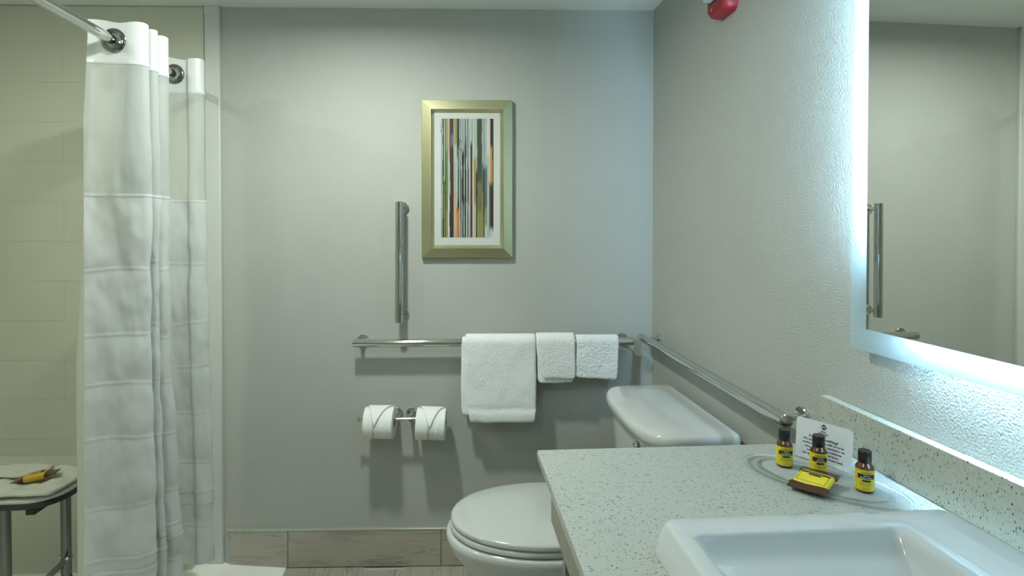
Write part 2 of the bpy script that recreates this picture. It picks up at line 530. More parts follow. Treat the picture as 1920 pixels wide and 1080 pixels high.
# ------------------------------------------------------------------ ceiling downlight and fixtures of the added fill lamps (out of frame)
t = thing('ceiling_downlight', 'small round recessed downlight in the ceiling near the back wall', 'ceiling light', (KEY_POS[0], KEY_POS[1], H))
prof = [(0.0, 0.055), (0.0, 0.085), (0.006, 0.085), (0.009, 0.078), (0.010, 0.058), (0.0, 0.055)]
v, f = lathe((0, 0, 0), (0, 0, -1), prof, 40, cap=False)
obj('trim_ring', v, f, 'trim', t, smooth=True)
v, f = lathe((0, 0, 0), (0, 0, -1), [(0.0, 0.056), (0.004, 0.056)], 32)
obj('lens', v, f, 'mat_board', t, smooth=True)
t = thing('ceiling_downlight', 'added round downlight fixture for the fill light above the shower', 'ceiling light', (SHOWER_POS[0], SHOWER_POS[1], H))  # made-up fixture for the shower fill
v, f = lathe((0, 0, 0), (0, 0, -1), prof, 40, cap=False)
obj('trim_ring', v, f, 'trim', t, smooth=True)
v, f = lathe((0, 0, 0), (0, 0, -1), [(0.0, 0.056), (0.004, 0.056)], 32)
obj('lens', v, f, 'mat_board', t, smooth=True)
t = thing('fill_light_fixture', 'added round fixture for the unseen fill light behind the viewer', 'ceiling light', (ROOM_POS[0], ROOM_POS[1], H))  # made-up fixture for the room fill
v, f = lathe((0, 0, 0), (0, 0, -1), [(0.0, 0.23), (0.025, 0.23), (0.03, 0.225)], 48)
obj('base', v, f, 'trim', t, smooth=True)

# ------------------------------------------------------------------ vanity: top, backsplash, cabinet, sink
VZ = 0.875
t = thing('vanity_cabinet', 'grey-brown laminate vanity cabinet under the speckled countertop', 'cabinet', (0.19, 1.06, 0))
def local(o, t):
    o.data.transform(Matrix.Translation(-t.location)); return o
local(box('side_panel', (0.212, 1.040, 0.10), (W - 0.002, 1.058, VZ - 0.019), 'cabinet', t, bev=0.001), t)
v = [(0.190, 1.066), (0.190, -0.6), (0.208, -0.6), (0.208, 1.066)]
zz = [(VZ - 0.020), 0.737]
local(MB().box((0.190, -0.60, 0.737), (0.208, 1.066, VZ - 0.019)).build('front_apron', 'cabinet', t, bev=0.001), t)
local(box('under_board', (0.178, -0.60, VZ - 0.034), (0.190, 1.066, VZ - 0.0185), 'cabinet', t, bev=0.001), t)
local(box('bottom_shelf', (0.23, -0.60, 0.10), (W - 0.002, 1.04, 0.118), 'cabinet', t, bev=0.001), t)
local(box('door', (0.222, 0.20, 0.13), (0.238, 1.036, 0.72), 'cabinet', t, bev=0.001), t)
for y in (1.02, -0.55):
    local(box('leg', (0.26, y - 0.03, 0.0), (W - 0.1, y, 0.10), 'cabinet', t, bev=0.001), t)

t = thing('countertop', 'pale quartz countertop with dark specks, holding sink and toiletries', 'countertop', (0.163, 1.073, VZ))
# slab with an opening for the basin
SX0, SX1, SY0, SY1 = 0.285, 0.60, 0.27, 0.68
mb = MB()
xs_ = [0.163, SX0, SX1, W - 0.001]; ys_ = [-0.60, SY0, SY1, 1.073]
bm = bmesh.new()
gv = [[bm.verts.new((x, y, VZ)) for y in ys_] for x in xs_]
for i in range(3):
    for j in range(3):
        if i == 1 and j == 1: continue
        bm.faces.new((gv[i][j], gv[i + 1][j], gv[i + 1][j + 1], gv[i][j + 1]))
ret = bmesh.ops.extrude_face_region(bm, geom=bm.faces[:])
bmesh.ops.translate(bm, verts=[e for e in ret['geom'] if isinstance(e, bmesh.types.BMVert)], vec=(0, 0, -0.0185))
bmesh.ops.recalc_face_normals(bm, faces=bm.faces)
me = bpy.data.meshes.new('slab'); bm.to_mesh(me); bm.free(); me.materials.append(M['quartz'])
o = bpy.data.objects.new('slab', me); COL.objects.link(o); o.parent = t; local(o, t)
b = o.modifiers.new('bevel', 'BEVEL'); b.width = 0.003; b.segments = 3; b.limit_method = 'ANGLE'; b.angle_limit = R(50)
local(box('backsplash', (W - 0.020, -0.60, VZ + 0.0002), (W - 0.001, 1.094, 0.965), 'quartz_big', t, bev=0.0012), t)
v, f = box_vf((W - 0.020, 1.0735, VZ - 0.01), (W - 0.001, 1.094, VZ + 0.0002))
obj('splash_return', [Vector(p) - t.location for p in v], f, 'quartz_big', t)

# sink: shallow rectangular vessel basin
t = thing('sink', 'white rectangular ceramic sink set on the speckled countertop', 'sink', (0.465, 0.50, VZ))
zt = 0.0475
def srect(x0, x1, y0, y1, r_, z):
    return [(x - t.location.x, y - t.location.y, z) for x, y in rrect((x0 + x1) / 2, (y0 + y1) / 2, (x1 - x0) / 2, (y1 - y0) / 2, r_, 8)]
rings = [
    srect(0.300, 0.660, 0.300, 0.690, 0.02, 0.001),
    srect(0.267, 0.684, 0.250, 0.731, 0.02, 0.001),
    srect(0.267, 0.684, 0.250, 0.731, 0.02, 0.006),
    srect(0.273, 0.681, 0.258, 0.723, 0.018, 0.034),
    srect(0.276, 0.679, 0.262, 0.719, 0.017, zt - 0.006),
    srect(0.278, 0.677, 0.265, 0.716, 0.015, zt - 0.002),
    srect(0.282, 0.673, 0.269, 0.712, 0.012, zt),
    srect(0.296, 0.574, 0.300, 0.677, 0.010, zt),
    srect(0.300, 0.571, 0.304, 0.674, 0.009, zt - 0.0012),
    srect(0.302, 0.569, 0.306, 0.672, 0.009, zt - 0.004),
    srect(0.306, 0.568, 0.312, 0.664, 0.011, zt - 0.014),
]
def floor_z(x, y):
    x += t.location.x; y += t.location.y
    u = min(1, max(0, (0.668 - y) / 0.24)) ** 0.8; w_ = min(1, max(0, (x - 0.300) / 0.10)) ** 0.7
    q = min(1, max(0, (y - 0.315) / 0.10))
    return zt - 0.019 - 0.070 * u * (0.25 + 0.75 * w_) * (0.2 + 0.8 * q)
for inx, iny, k_ in ((0.002, 0.003, 0.85), (0.006, 0.008, 1.0), (0.014, 0.016, 1.02), (0.05, 0.06, 1.03), (0.09, 0.11, 1.04), (0.115, 0.155, 1.05)):
    base_r = srect(0.307 + inx, 0.567 - inx * 0.6, 0.314 + iny, 0.662 - iny, max(0.009, 0.012 - inx), 0)
    rings.append([(x, y, zt - (zt - floor_z(x, y)) * k_) for x, y, z in base_r])
v, f = loft(rings)
obj('basin', v, f, 'sink_ceramic', t, smooth=True, auto=60)
v, f = lathe((-0.020, -0.02, zt - 0.090), (0, 0, 1), [(0, 0.022), (0.003, 0.022), (0.004, 0.018), (0.002, 0.012)], 28)
obj('drain', v, f, 'chrome', t, smooth=True)
v, f = lathe((0.1055, 0.09, zt - 0.020), (-1, 0, 0.05), [(0, 0.009), (0.0015, 0.009), (0.002, 0.007), (0.001, 0.005)], 24)
obj('overflow_ring', v, f, 'chrome', t, smooth=True)
# faucet on the deck
t = thing('faucet', 'chrome faucet on the sink deck at the right frame edge', 'faucet', (0.628, 0.465, VZ + zt))
v, f = lathe((0, 0, 0), (0, 0, 1), [(0, 0.025), (0.004, 0.025), (0.007, 0.021), (0.010, 0.019), (0.085, 0.018), (0.09, 0.015)], 32)
obj('body', v, f, 'chrome', t, smooth=True)
v, f = tube([(0, 0, 0.05), (-0.03, 0, 0.056), (-0.07, 0, 0.058), (-0.105, 0, 0.052), (-0.118, 0, 0.040)], 0.011)
obj('spout', v, f, 'chrome', t, smooth=True)
v, f = rod((0, 0, 0.088), (0.015, -0.06, 0.115), 0.006)
obj('handle', v, f, 'chrome', t, smooth=True)

# ------------------------------------------------------------------ LED mirror
MX = 0.746
t = thing('lighted_mirror', 'rectangular wall mirror with glowing frosted border above the sink', 'mirror', (W, 0.60, 1.086))
MY0, MY1, MZ0, MZ1, BWD = 0.06, 0.995, 1.086, 2.00, 0.040
def frame_quads(y0, y1, z0, z1, wd, x0, x1):
    o_ = [(y0, z0), (y1, z0), (y1, z1), (y0, z1)]; i_ = [(y0 + wd, z0 + wd), (y1 - wd, z0 + wd), (y1 - wd, z1 - wd), (y0 + wd, z1 - wd)]
    v = [(x0, y, z) for y, z in o_] + [(x0, y, z) for y, z in i_] + [(x1, y, z) for y, z in o_] + [(x1, y, z) for y, z in i_]
    f = []
    for k in range(4):
        j = (k + 1) % 4
        f += [(k, j, 4 + j, 4 + k), (8 + k, 12 + k, 12 + j, 8 + j), (k, 8 + k, 8 + j, j), (4 + k, 4 + j, 12 + j, 12 + k)]
    return v, f
local(box('mirror_glass', (MX, MY0 + BWD, MZ0 + BWD), (MX + 0.004, MY1 - BWD, MZ1 - BWD), 'mirror', t), t)
v, f = frame_quads(MY0, MY1, MZ0, MZ1, BWD - 0.0002, MX - 0.0003, MX + 0.004)
local(obj('frosted_band', v, f, 'frost', t), t)
local(MB().box((MX + 0.005, MY0 + 0.055, MZ0 + 0.055), (W - 0.0005, MY1 - 0.055, MZ1 - 0.055)).build('housing', 'alu', t), t)
SXL = MX + 0.017
v, f = frame_quads(MY0 + 0.012, MY1 - 0.012, MZ0 + 0.012, MZ1 - 0.012, 0.042, W - 0.0035, W - 0.0008)
local(obj('reflector', v, f, 'trim', t), t)  # unseen plate added to throw the strip light forward
HI = 0.055
X0, X1 = MX + 0.007, MX + 0.022
local(box('led_strip', (X0, MY1 - HI, MZ0 + 0.19), (X1, MY1 - HI + 0.004, MZ1 - 0.06), 'led', t), t)
local(box('led_strip', (X0, MY0 + HI - 0.004, MZ0 + 0.10), (X1, MY0 + HI, MZ1 - 0.06), 'led', t), t)
local(box('led_strip', (X0, MY0 + 0.06, MZ0 + HI - 0.004), (X1, MY1 - 0.14, MZ0 + HI), 'led', t), t)
local(box('led_strip', (X0, MY0 + 0.06, MZ1 - HI), (X1, MY1 - 0.14, MZ1 - HI + 0.004), 'led', t), t)

# ------------------------------------------------------------------ grab bars
def grab_bar(name, label, p0, p1, mounts, wall_pts, r_=0.0155, loc=None, rotz=0, ndir=(0, 1, 0)):
    """local frame of the thing"""
    t = thing(name, label, 'grab bar', loc, rotz, None)
    v, f = rod(p0, p1, r_, 32, 0.002)
    obj('bar', v, f, 'chrome', t, smooth=True)
    for mpt, wpt in zip(mounts, wall_pts):
        v, f = rod(mpt, wpt, 0.0075, 20, 0.0005)
        obj('post', v, f, 'chrome', t, smooth=True)
        d = (Vector(mpt) - Vector(wpt)).normalized()
        v, f = lathe(wpt, d, [(0, 0.0235), (0.006, 0.0235), (0.008, 0.0215), (0.009, 0.0)], 36, cap=True)
        obj('flange', v, f, 'chrome', t, smooth=True)
    return t
xc = -0.6215
grab_bar('grab_bar', 'long horizontal chrome grab bar holding the white towels on back wall',
         (-1.1524 - xc, -0.055, 0), (-0.0907 - xc, -0.055, 0.003),
         [(-1.1258 - xc, -0.055, 0), (-0.1215 - xc, -0.055, 0.003)], [(-1.1258 - xc, 0, 0), (-0.1215 - xc, 0, 0.003)],
         loc=BW(xc, 0, 0.8795), rotz=-A)
grab_bar('grab_bar', 'short vertical chrome grab bar left of the framed picture',
         (-0.004, -0.055, 0), (-0.006, -0.055, -0.4567),
         [(0, -0.055, -0.022), (0, -0.055, -0.432)], [(0.002, 0, -0.022), (0.002, 0, -0.432)],
         loc=BW(-0.9735, 0, 1.4133), rotz=-A)
grab_bar('grab_bar', 'chrome grab bar along the right wall above the toilet tank',
         (-0.055, -0.931, 0), (-0.055, 0.0, 0.004),
         [(-0.055, -0.905, 0.0), (-0.055, -0.040, 0.004)], [(0, -0.905, 0), (0, -0.040, 0.004)],
         loc=(W, 2.082, 0.891))

# ------------------------------------------------------------------ framed picture
pw_, ph_ = 0.3491, 0.6038
t = wall_thing('framed_picture', 'champagne-gold framed print of vertical multicoloured stripes on back wall', 'picture', -0.8976 + pw_ / 2, 1.2003)
hx = pw_ / 2
prof = [(0.0, -0.001), (0.0, -0.019), (0.0012, -0.0205), (0.0345, -0.0295), (0.0362, -0.0295), (0.0485, -0.013), (0.0485, -0.001)]
# four mitred rails
corners = [(-hx, 0, 1, 1), (hx, 0, -1, 1), (hx, ph_, -1, -1), (-hx, ph_, 1, -1)]
for k in range(4):
    a_ = corners[k]; b_ = corners[(k + 1) % 4]
    ra = [(a_[0] + a_[2] * p, d, a_[1] + a_[3] * p) for p, d in prof]
    rb = [(b_[0] + b_[2] * p, d, b_[1] + b_[3] * p) for p, d in prof]
    v, f = loft([ra, rb])
    obj('frame_rail', v, f, 'frame', t)
box('mat_board', (-hx + 0.045, -0.013, 0.045), (hx - 0.045, -0.009, ph_ - 0.045), 'mat_board', t)
# print: stripes
L_ = lambda *c: tuple(c)
dk, sl, pale, grn, olv, tan, pur, org, bl, wh = (0.03, 0.025, 0.025), (0.10, 0.12, 0.12), (0.36, 0.43, 0.38), (0.12, 0.19, 0.05), (0.24, 0.25, 0.11), (0.42, 0.36, 0.22), (0.055, 0.030, 0.030), (0.50, 0.16, 0.06), (0.24, 0.30, 0.33), (0.50, 0.54, 0.51)
# (x0,x1, [(fraction from top, colour) ...])
stripes = [(0, 6, [(1, wh)]), (6, 8, [(1, dk)]), (8, 13, [(1, pale)]), (13, 20, [(1, dk)]), (20, 26, [(.5, pale), (1, olv)]), (26, 30, [(1, dk)]),
  (30, 42, [(.25, olv), (.75, grn), (1, olv)]), (42, 51, [(.3, tan), (.6, pale), (1, wh)]), (51, 55, [(.35, dk), (.6, tan), (1, dk)]), (55, 74, [(.12, pur), (.22, (0.14, 0.11, 0.2)), (1, pur)]),
  (74, 78, [(1, tan)]), (78, 92, [(.2, olv), (.6, pale), (1, tan)]), (92, 97, [(.3, sl), (.7, pale), (1, org)]), (97, 106, [(.22, dk), (.66, sl), (.75, dk), (1, org)]),
  (106, 112, [(1, pale)]), (112, 117, [(.3, pur), (1, dk)]), (117, 121, [(1, wh)]), (121, 133, [(.25, bl), (.7, dk), (1, sl)]), (133, 136, [(1, wh)]), (136, 145, [(.2, sl), (1, dk)]),
  (145, 150, [(1, wh)]), (150, 155, [(1, sl)]), (155, 163, [(.4, bl), (.7, sl), (1, bl)]), (163, 168, [(1, wh)]), (168, 178, [(.2, pale), (1, pur)]), (178, 182, [(.3, olv), (1, org)]), (182, 188, [(1, wh)]),
  (188, 200, [(.3, pale), (.7, olv), (1, pale)]), (200, 206, [(.4, pale), (1, dk)]), (206, 233, [(.5, (0.06, 0.07, 0.045)), (.75, (0.14, 0.15, 0.06)), (1, (0.25, 0.23, 0.07))]),
  (233, 240, [(.35, pale), (.6, sl), (1, olv)]), (240, 249, [(.4, bl), (.8, (0.05, 0.05, 0.045)), (1, sl)]), (249, 262, [(.35, pale), (.7, sl), (.85, olv), (1, wh)]), (262, 274, [(.3, wh), (1, pale)]),
  (274, 280, [(.5, wh), (.9, sl), (1, pale)]), (280, 293, [(.22, pur), (.53, (0.50, 0.24, 0.06)), (.9, pur), (1, wh)]), (293, 298, [(.92, dk), (1, wh)])]
NX, NZ = 149, 110
px0, px1, pz0, pz1 = -0.8258 + 0.8976 - hx, -0.6221 + 0.8976 - hx, 1.2781 - 1.2003, 1.7339 - 1.2003
v = []; f = []; cols = []
for i in range(NX + 1):
    for j in range(NZ + 1):
        v.append((px0 + (px1 - px0) * i / NX, -0.0135, pz0 + (pz1 - pz0) * j / NZ))
for i in range(NX):
    for j in range(NZ):
        a_ = i * (NZ + 1) + j
        f.append((a_, a_ + NZ + 1, a_ + NZ + 2, a_ + 1))
        tt = 1 - (j + 0.5) / NZ
        u = (i + 0.5) / NX * 298 + 2.2 * noise.noise(Vector((i * 0.12, tt * 5.0, 3.1)))
        u = min(max(u, 0), 297.9)
        c = wh
        for s0, s1, segs in stripes:
            if s0 <= u < s1:
                tw = tt + 0.05 * noise.noise(Vector((s0 * 1.7, 0, 0))) + 0.03 * noise.noise(Vector((u * 0.9, 1, tt)))
                prev = 0
                for q, (e, cc) in enumerate(segs):
                    if tw <= e or q == len(segs) - 1:
                        c = cc
                        if q > 0 and tw < prev + 0.05:
                            k_ = max(0, (tw - prev) / 0.05); c = tuple(x_ * (1 - k_) + y_ * k_ for x_, y_ in zip(segs[q - 1][1], cc))
                        break
                    prev = e
                break
        s_ = 1 + 0.35 * noise.noise(Vector((i * 0.9, tt * 3.0, 9)))
        cols.append(tuple(min(1, x_ * s_) for x_ in c))
me = bpy.data.meshes.new('print'); me.from_pydata(v, [], f)
ca = me.color_attributes.new('print_colour', 'FLOAT_COLOR', 'CORNER')
for p in me.polygons:
    for li in p.loop_indices:
        ca.data[li].color = (*cols[p.index], 1)
me.materials.append(M['print'])
o = bpy.data.objects.new('print', me); COL.objects.link(o); o.parent = t

# ------------------------------------------------------------------ towels
def towel(name, label, x0, x1, zf, zb, thick, loc, group, seed, layers=1, skew=0.0, gap=0.001, taper=0.0, lip=0.0, wob=0.003):
    """cloth folded over the bar: local origin at bar centre, bar along x at y=-0.055"""
    t = thing(name, label, 'towel', loc, -A, group)
    def sheet(partname, x0, x1, zf, zb, r_, th, seed, bottom_round=True, skew=0, lsl=0.0, hem=0.0, rib=0.0):
        # closed cross section (y,z) of a thick folded sheet over the bar
        cy = -0.055
        outer = []; inner = []
        NB = 26; NA = 12
        yb = min(cy + r_ + th, -0.004)
        for k in range(NB + 1):
            z = zf + (0 - zf) * k / NB
            outer.append((cy - r_ - th, z)); inner.append((cy - r_, z))
        for k in range(1, NA + 1):
            a = pi - pi * k / NA
            outer.append((cy + (r_ + th) * cos(a), (r_ + th) * sin(a))); inner.append((cy + r_ * cos(a), r_ * sin(a)))
        for k in range(1, NB + 1):
            z = zb * k / NB
            outer.append((cy + r_ + th, z)); inner.append((cy + r_, z))
        def endcap(po, pi_):
            m_ = ((po[0] + pi_[0]) / 2, (po[1] + pi_[1]) / 2 - th * 0.5)
            return m_
        loop = outer + [endcap(outer[-1], inner[-1])] + list(reversed(inner)) + [endcap(inner[0], outer[0])]
        NXs = 34
        rings = []
        for i in range(NXs + 1):
            s = i / NXs
            x = x0 + (x1 - x0) * s
            e = min(s, 1 - s) * (x1 - x0)
            rr = min(1.0, e / (th * 0.6))
            pinch = sqrt_(1 - (1 - rr) ** 2) if rr < 1 else 1
            ring = []
            for (y, z) in loop:
                # pull towards the mid-surface at the rounded long edges
                dy = y - cy; 
                if z <= 0:
                    my = cy + math.copysign(r_ + th / 2, dy); yy = my + (y - my) * (0.35 + 0.65 * pinch); zz = z
                else:
                    rad = math.hypot(dy, z) or 1e-6; mr = r_ + th / 2; nr = mr + (rad - mr) * (0.35 + 0.65 * pinch)
                    yy = cy + dy / rad * nr; zz = z / rad * nr
                hang = max(0, -z)
                nz = noise.noise(Vector((x * 9 + seed, z * 9, (1 if dy > 0 else 0) * 5)))
                nz2 = noise.noise(Vector((x * 26 + seed, z * 26, 7 + (3 if dy > 0 else 0))))
                yy += (nz * wob + nz2 * wob * 0.4) * (1 if dy < 0 else 0.4) - (0.0 if dy > 0 else hang * 0.03)
                xsl = (1 - s) * lsl * min(1, hang / abs(zf)) ** 1.5
                if hem and dy < 0 and z < 0: yy += 0.0045 * math.exp(-((z - zf - hem) / 0.006) ** 2) - 0.003 * math.exp(-((z - zf - hem * 0.45) / (hem * 0.35)) ** 2)
                if rib and dy < 0: yy += rib * (noise.noise(Vector((x * 60, z * 170, seed))) + 0.6 * noise.noise(Vector((x * 150, z * 60, seed + 3))))
                yy = min(yy, -0.0035)
                xx = x + xsl + skew * hang + noise.noise(Vector((seed, z * 14, s * 1.5))) * 0.0022 * (0.3 + hang * 6) - (s - 0.5) * taper * hang
                zz += noise.noise(Vector((x * 12, seed, 1))) * 0.004 * min(1, hang * 8) + lip * (s - 0.5) * min(1, hang * 8)
                rc_ = 0.016
                if hang > 0.02 and e < rc_:
                    zz += rc_ * (1 - sqrt_(max(0, 1 - (1 - e / rc_) ** 2))) * min(1, hang / abs(zf)) ** 4
                ring.append((xx, yy, zz))
            rings.append(ring)
        v, f = loft(rings)
        o = obj(partname, v, f, 'towel', t, sub=2, smooth=True)
        tex = bpy.data.textures.get('terry') or bpy.data.textures.new('terry', 'CLOUDS')
        tex.noise_scale = 0.0045; tex.noise_depth = 3
        d = o.modifiers.new('terry', 'DISPLACE'); d.texture = tex; d.strength = 0.0034; d.mid_level = 0.5; d.texture_coords = 'LOCAL'
        return o
    return t, sheet
sqrt_ = math.sqrt
bc = BW(xc, 0, 0.8795)   # centre of the bar thing
def tw(name, label, xa, xb, seed, group=None):
    xm = (xa + xb) / 2
    return xm, BW(xm, 0, 0.881)
xm = (-0.7376 - 0.4614) / 2
t, sheet = towel('hand_towel', 'large folded white terry hand towel on the bar', 0, 0, 0, 0, 0, BW(xm, 0, 0.8805), 'white towels on the back wall bar', 1, wob=0.004)
sheet('front_fold', -0.134, 0.138, -0.288, -0.245, 0.0165, 0.017, 2.0, lsl=0.016, hem=0.048)
sheet('back_fold', -0.146, 0.122, -0.262, -0.262, 0.0160, 0.007, 5.0)
xm = -0.39
t, sheet = towel('washcloth', 'thick folded white washcloth in the middle, care tag hanging below', 0, 0, 0, 0, 0, BW(xm, 0, 0.8815), 'white towels on the back wall bar', 3, skew=0)
sheet('front_fold', -0.075, 0.075, -0.127, -0.11, 0.0165, 0.019, 11.0, lsl=0.022)
sheet('back_fold', -0.071, 0.066, -0.147, -0.147, 0.0160, 0.008, 14.0, skew=0.02)
v, f = box_vf((0.000, -0.040, -0.172), (0.034, -0.0388, -0.140))
obj('care_tag', v, f, 'tag', t)
xm = -0.232
t, sheet = towel('washcloth', 'thin ribbed white washcloth at the right end of the bar', 0, 0, 0, 0, 0, BW(xm, 0, 0.882), 'white towels on the back wall bar', 6, lip=-0.012, wob=0.004, taper=0.0)
sheet('front_fold', -0.080, 0.083, -0.130, -0.11, 0.0162, 0.011, 21.0, skew=-0.05, rib=0.0022)
sheet('back_fold', -0.080, 0.055, -0.130, -0.135, 0.0158, 0.006, 24.0)

# ------------------------------------------------------------------ toilet paper holder and rolls
t = wall_thing('toilet_paper_holder', 'chrome double toilet paper holder below the grab bar', 'paper holder', -0.965, 0.600)
v, f = tube([(-0.163, -0.08, 0.0), (-0.05, -0.08, 0), (0.05, -0.08, 0.0), (0.165, -0.08, -0.008)], 0.0062, 16)
obj('bar', v, f, 'chrome', t, smooth=True)
for s in (-1, 1):
    wx = (-0.031, 0.028)[s > 0]; bx_ = wx * 1.15
    v, f = lathe((wx, 0, 0), (0, -1, 0), [(0, 0.0215), (0.008, 0.0215), (0.010, 0.019)], 32)
    obj('flange', v, f, 'chrome', t, smooth=True)
    v, f = tube([(wx, -0.005, 0.0), (wx, -0.05, 0.0), (wx, -0.074, 0.0), (bx_, -0.080, 0)], 0.010, 20)
    obj('post', v, f, 'chrome', t, smooth=True)
    ex = (-0.163, 0.165)[s > 0]; ez = (0, -0.008)[s > 0]
    v, f = lathe((ex - 0.003, -0.08, ez), (1, 0, 0), [(0, 0.009), (0.001, 0.010), (0.006, 0.010), (0.007, 0.009)], 24)
    obj('end_knob', v, f, 'chrome', t, smooth=True)

def tp_roll(label, x, z, tilt, tipf):
    t = wall_thing('toilet_paper_roll', label, 'toilet paper', x, z, y=-0.08, group='toilet paper rolls on the holder')
    t.rotation_euler = (0, tilt, -A + R(-1))
    hw, ro, ri = 0.054, 0.0575, 0.021
    v, f = lathe((-hw, 0, 0), (1, 0, 0), [(0, ri), (0, ro - 0.003), (0.0008, ro - 0.0008), (0.003, ro), (2 * hw - 0.003, ro), (2 * hw - 0.0008, ro - 0.0008), (2 * hw, ro - 0.003), (2 * hw, ri), (0, ri)], 72, cap=False)
    obj('roll', v, f, 'paper', t, smooth=True)
    v, f = lathe((-hw, 0, 0), (1, 0, 0), [(0.001, ri), (2 * hw - 0.001, ri), (2 * hw - 0.001, ri - 0.0012), (0.001, ri - 0.0012), (0.001, ri)], 32, cap=False)
    obj('core', v, f, 'core', t, smooth=True)
    # angle a: 0 = towards room (-y), 90 = up
    def pt(xx, a, r_): return (xx, -r_ * cos(a), r_ * sin(a))
    # pointed tip laid over the front
    NA = 24
    top, tip = R(100), R(2)
    def flap(xl, xr, a0, a1, r_, nm, thk):
        v = []; f = []
        for k in range(NA + 1):
            a = a0 + (a1 - a0) * k / NA
            l, r2 = xl(k / NA), xr(k / NA)
            M_ = 6
            for q in range(M_ + 1):
                v.append(pt(l + (r2 - l) * q / M_, a, r_(k / NA)))
        for k in range(NA):
            for q in range(6):
                a_ = k * 7 + q; f.append((a_, a_ + 1, a_ + 8, a_ + 7))
        o = obj(nm, v, f, 'paper', t, smooth=True)
        s = o.modifiers.new('solid', 'SOLIDIFY'); s.thickness = thk; s.offset = 0
        return o
    # outer ply folded back leaving a narrow open V below
    W2 = 2 * hw
    def lft(s_): q = min(1, s_ / 0.50); return -hw + W2 * (0.14 + (tipf - 0.05 - 0.14) * q ** 0.8)
    def rgt(s_): q = min(1, s_ / 0.62); return -hw + W2 * (0.97 + (tipf + 0.17 - 0.97) * q ** 0.75)
    def rr_(s_): return ro + 0.0006 + 0.0028 * min(1, s_ * 3) * (1 - s_ ** 3)
    flap(lambda s_: -hw + 0.0004, lft, R(88), R(-62), rr_, 'folded_ply', 0.0010)
    flap(rgt, lambda s_: hw - 0.0004, R(88), R(-62), rr_, 'folded_ply', 0.0010)
    tx_ = -hw + W2 * tipf
    flap(lambda s_: -hw * 0.86 + (tx_ - 0.001 + hw * 0.86) * s_ ** 1.1, lambda s_: hw * 0.98 + (tx_ + 0.001 - hw * 0.98) * s_ ** 0.85, R(108), R(8), lambda s_: ro + 0.0042 + 0.0015 * s_, 'pointed_tip', 0.0010)
    return t
tp_roll('left toilet paper roll with a pointed folded tip', -1.047, 0.5875, 0.0, 0.40)
tp_roll('right toilet paper roll with a pointed folded tip, slightly tilted', -0.856, 0.5815, R(2), 0.50)

# ------------------------------------------------------------------ toilet
t = thing('toilet', 'white porcelain toilet against the right wall beside the vanity', 'toilet', (0.36, 1.637, 0))
TX, TY = 0.36, 1.637
def egg(xf, xb, hw, z, n=64, backw=0.62, pw=2.0):
    """outline: front tip at xf (towards -x), back at xb; max half-width hw"""
    xm_ = xf + (xb - xf) * 0.55
    pts = []
    for k in range(n):
        a = 2 * pi * k / n
        c, s = cos(a), sin(a)
        if c < 0:
            x = xm_ + (xm_ - xf) * c
            y = hw * math.copysign(abs(s) ** (2 / 2.15), s)
        else:
            x = xm_ + (xb - xm_) * math.copysign(abs(c) ** (2 / 3.2), c)
            y = hw * math.copysign(abs(s) ** (2 / 2.4), s) * (1 - (1 - backw) * (c ** 1.6))
        pts.append((x - TX, y, z))
    return pts
rings = [egg(0.20, 0.66, 0.115, 0.0), egg(0.195, 0.66, 0.118, 0.02), egg(0.20, 0.655, 0.110, 0.10), egg(0.16, 0.64, 0.120, 0.18),
         egg(0.075, 0.60, 0.155, 0.27), egg(0.018, 0.56, 0.180, 0.34), egg(-0.012, 0.54, 0.192, 0.38), egg(-0.022, 0.53, 0.196, 0.405), egg(-0.022, 0.53, 0.196, 0.418), egg(-0.016, 0.525, 0.192, 0.426), egg(0.03, 0.49, 0.15, 0.428)]
v, f = loft(rings); obj('bowl', v, f, 'porcelain', t, smooth=True, auto=70)
rings = [egg(-0.006, 0.50, 0.186, 0.4295), egg(-0.010, 0.50, 0.190, 0.433), egg(-0.010, 0.50, 0.190, 0.443), egg(-0.006, 0.498, 0.186, 0.447)]
v, f = loft(rings); obj('seat', v, f, 'seat_plastic', t, smooth=True, auto=50)
rings = [egg(-0.002, 0.505, 0.184, 0.4485), egg(-0.007, 0.507, 0.190, 0.451), egg(-0.008, 0.507, 0.191, 0.461), egg(-0.003, 0.505, 0.188, 0.4655), egg(0.010, 0.50, 0.178, 0.4675), egg(0.06, 0.47, 0.14, 0.4695), egg(0.16, 0.38, 0.06, 0.4705)]
v, f = loft(rings); obj('lid', v, f, 'seat_plastic', t, smooth=True, auto=60)
for s in (-1, 1):
    v, f = lathe((0.515 - TX, s * 0.07 - 0.02, 0.452), (0, 1, 0), [(0, 0.010), (0.002, 0.012), (0.038, 0.012), (0.04, 0.010)], 20)
    obj('hinge', v, f, 'seat_plastic', t, smooth=True)
# tank
def dshape(x_front, x_corner, x_back, hw, z, n=14, inset=0.0):
    pts = []
    hw -= inset; x_front += inset; x_corner += inset; x_back -= inset
    # front bow from +hw to -hw, rounded corners via superellipse
    for k in range(2 * n + 1):
        a = pi * k / (2 * n)
        y = hw * math.copysign(abs(cos(a)) ** 0.62, cos(a))
        x = x_corner - (x_corner - x_front) * (sin(a) ** 0.75)
        pts.append((x - TX, y, z))
    rb = 0.018
    for k in range(5):
        a = R(90) * k / 4
        pts.append((x_back - rb + rb * sin(a) - TX, -hw + rb - rb * cos(a), z))
    for k in range(5):
        a = R(90) * k / 4
        pts.append((x_back - rb + rb * cos(a) - TX, hw - rb + rb * sin(a), z))
    return pts
rings = [dshape(0.545, 0.62, 0.74, 0.185, 0.425), dshape(0.535, 0.62, 0.745, 0.20, 0.45), dshape(0.520, 0.61, 0.748, 0.222, 0.60), dshape(0.510, 0.605, 0.750, 0.232, 0.728)]
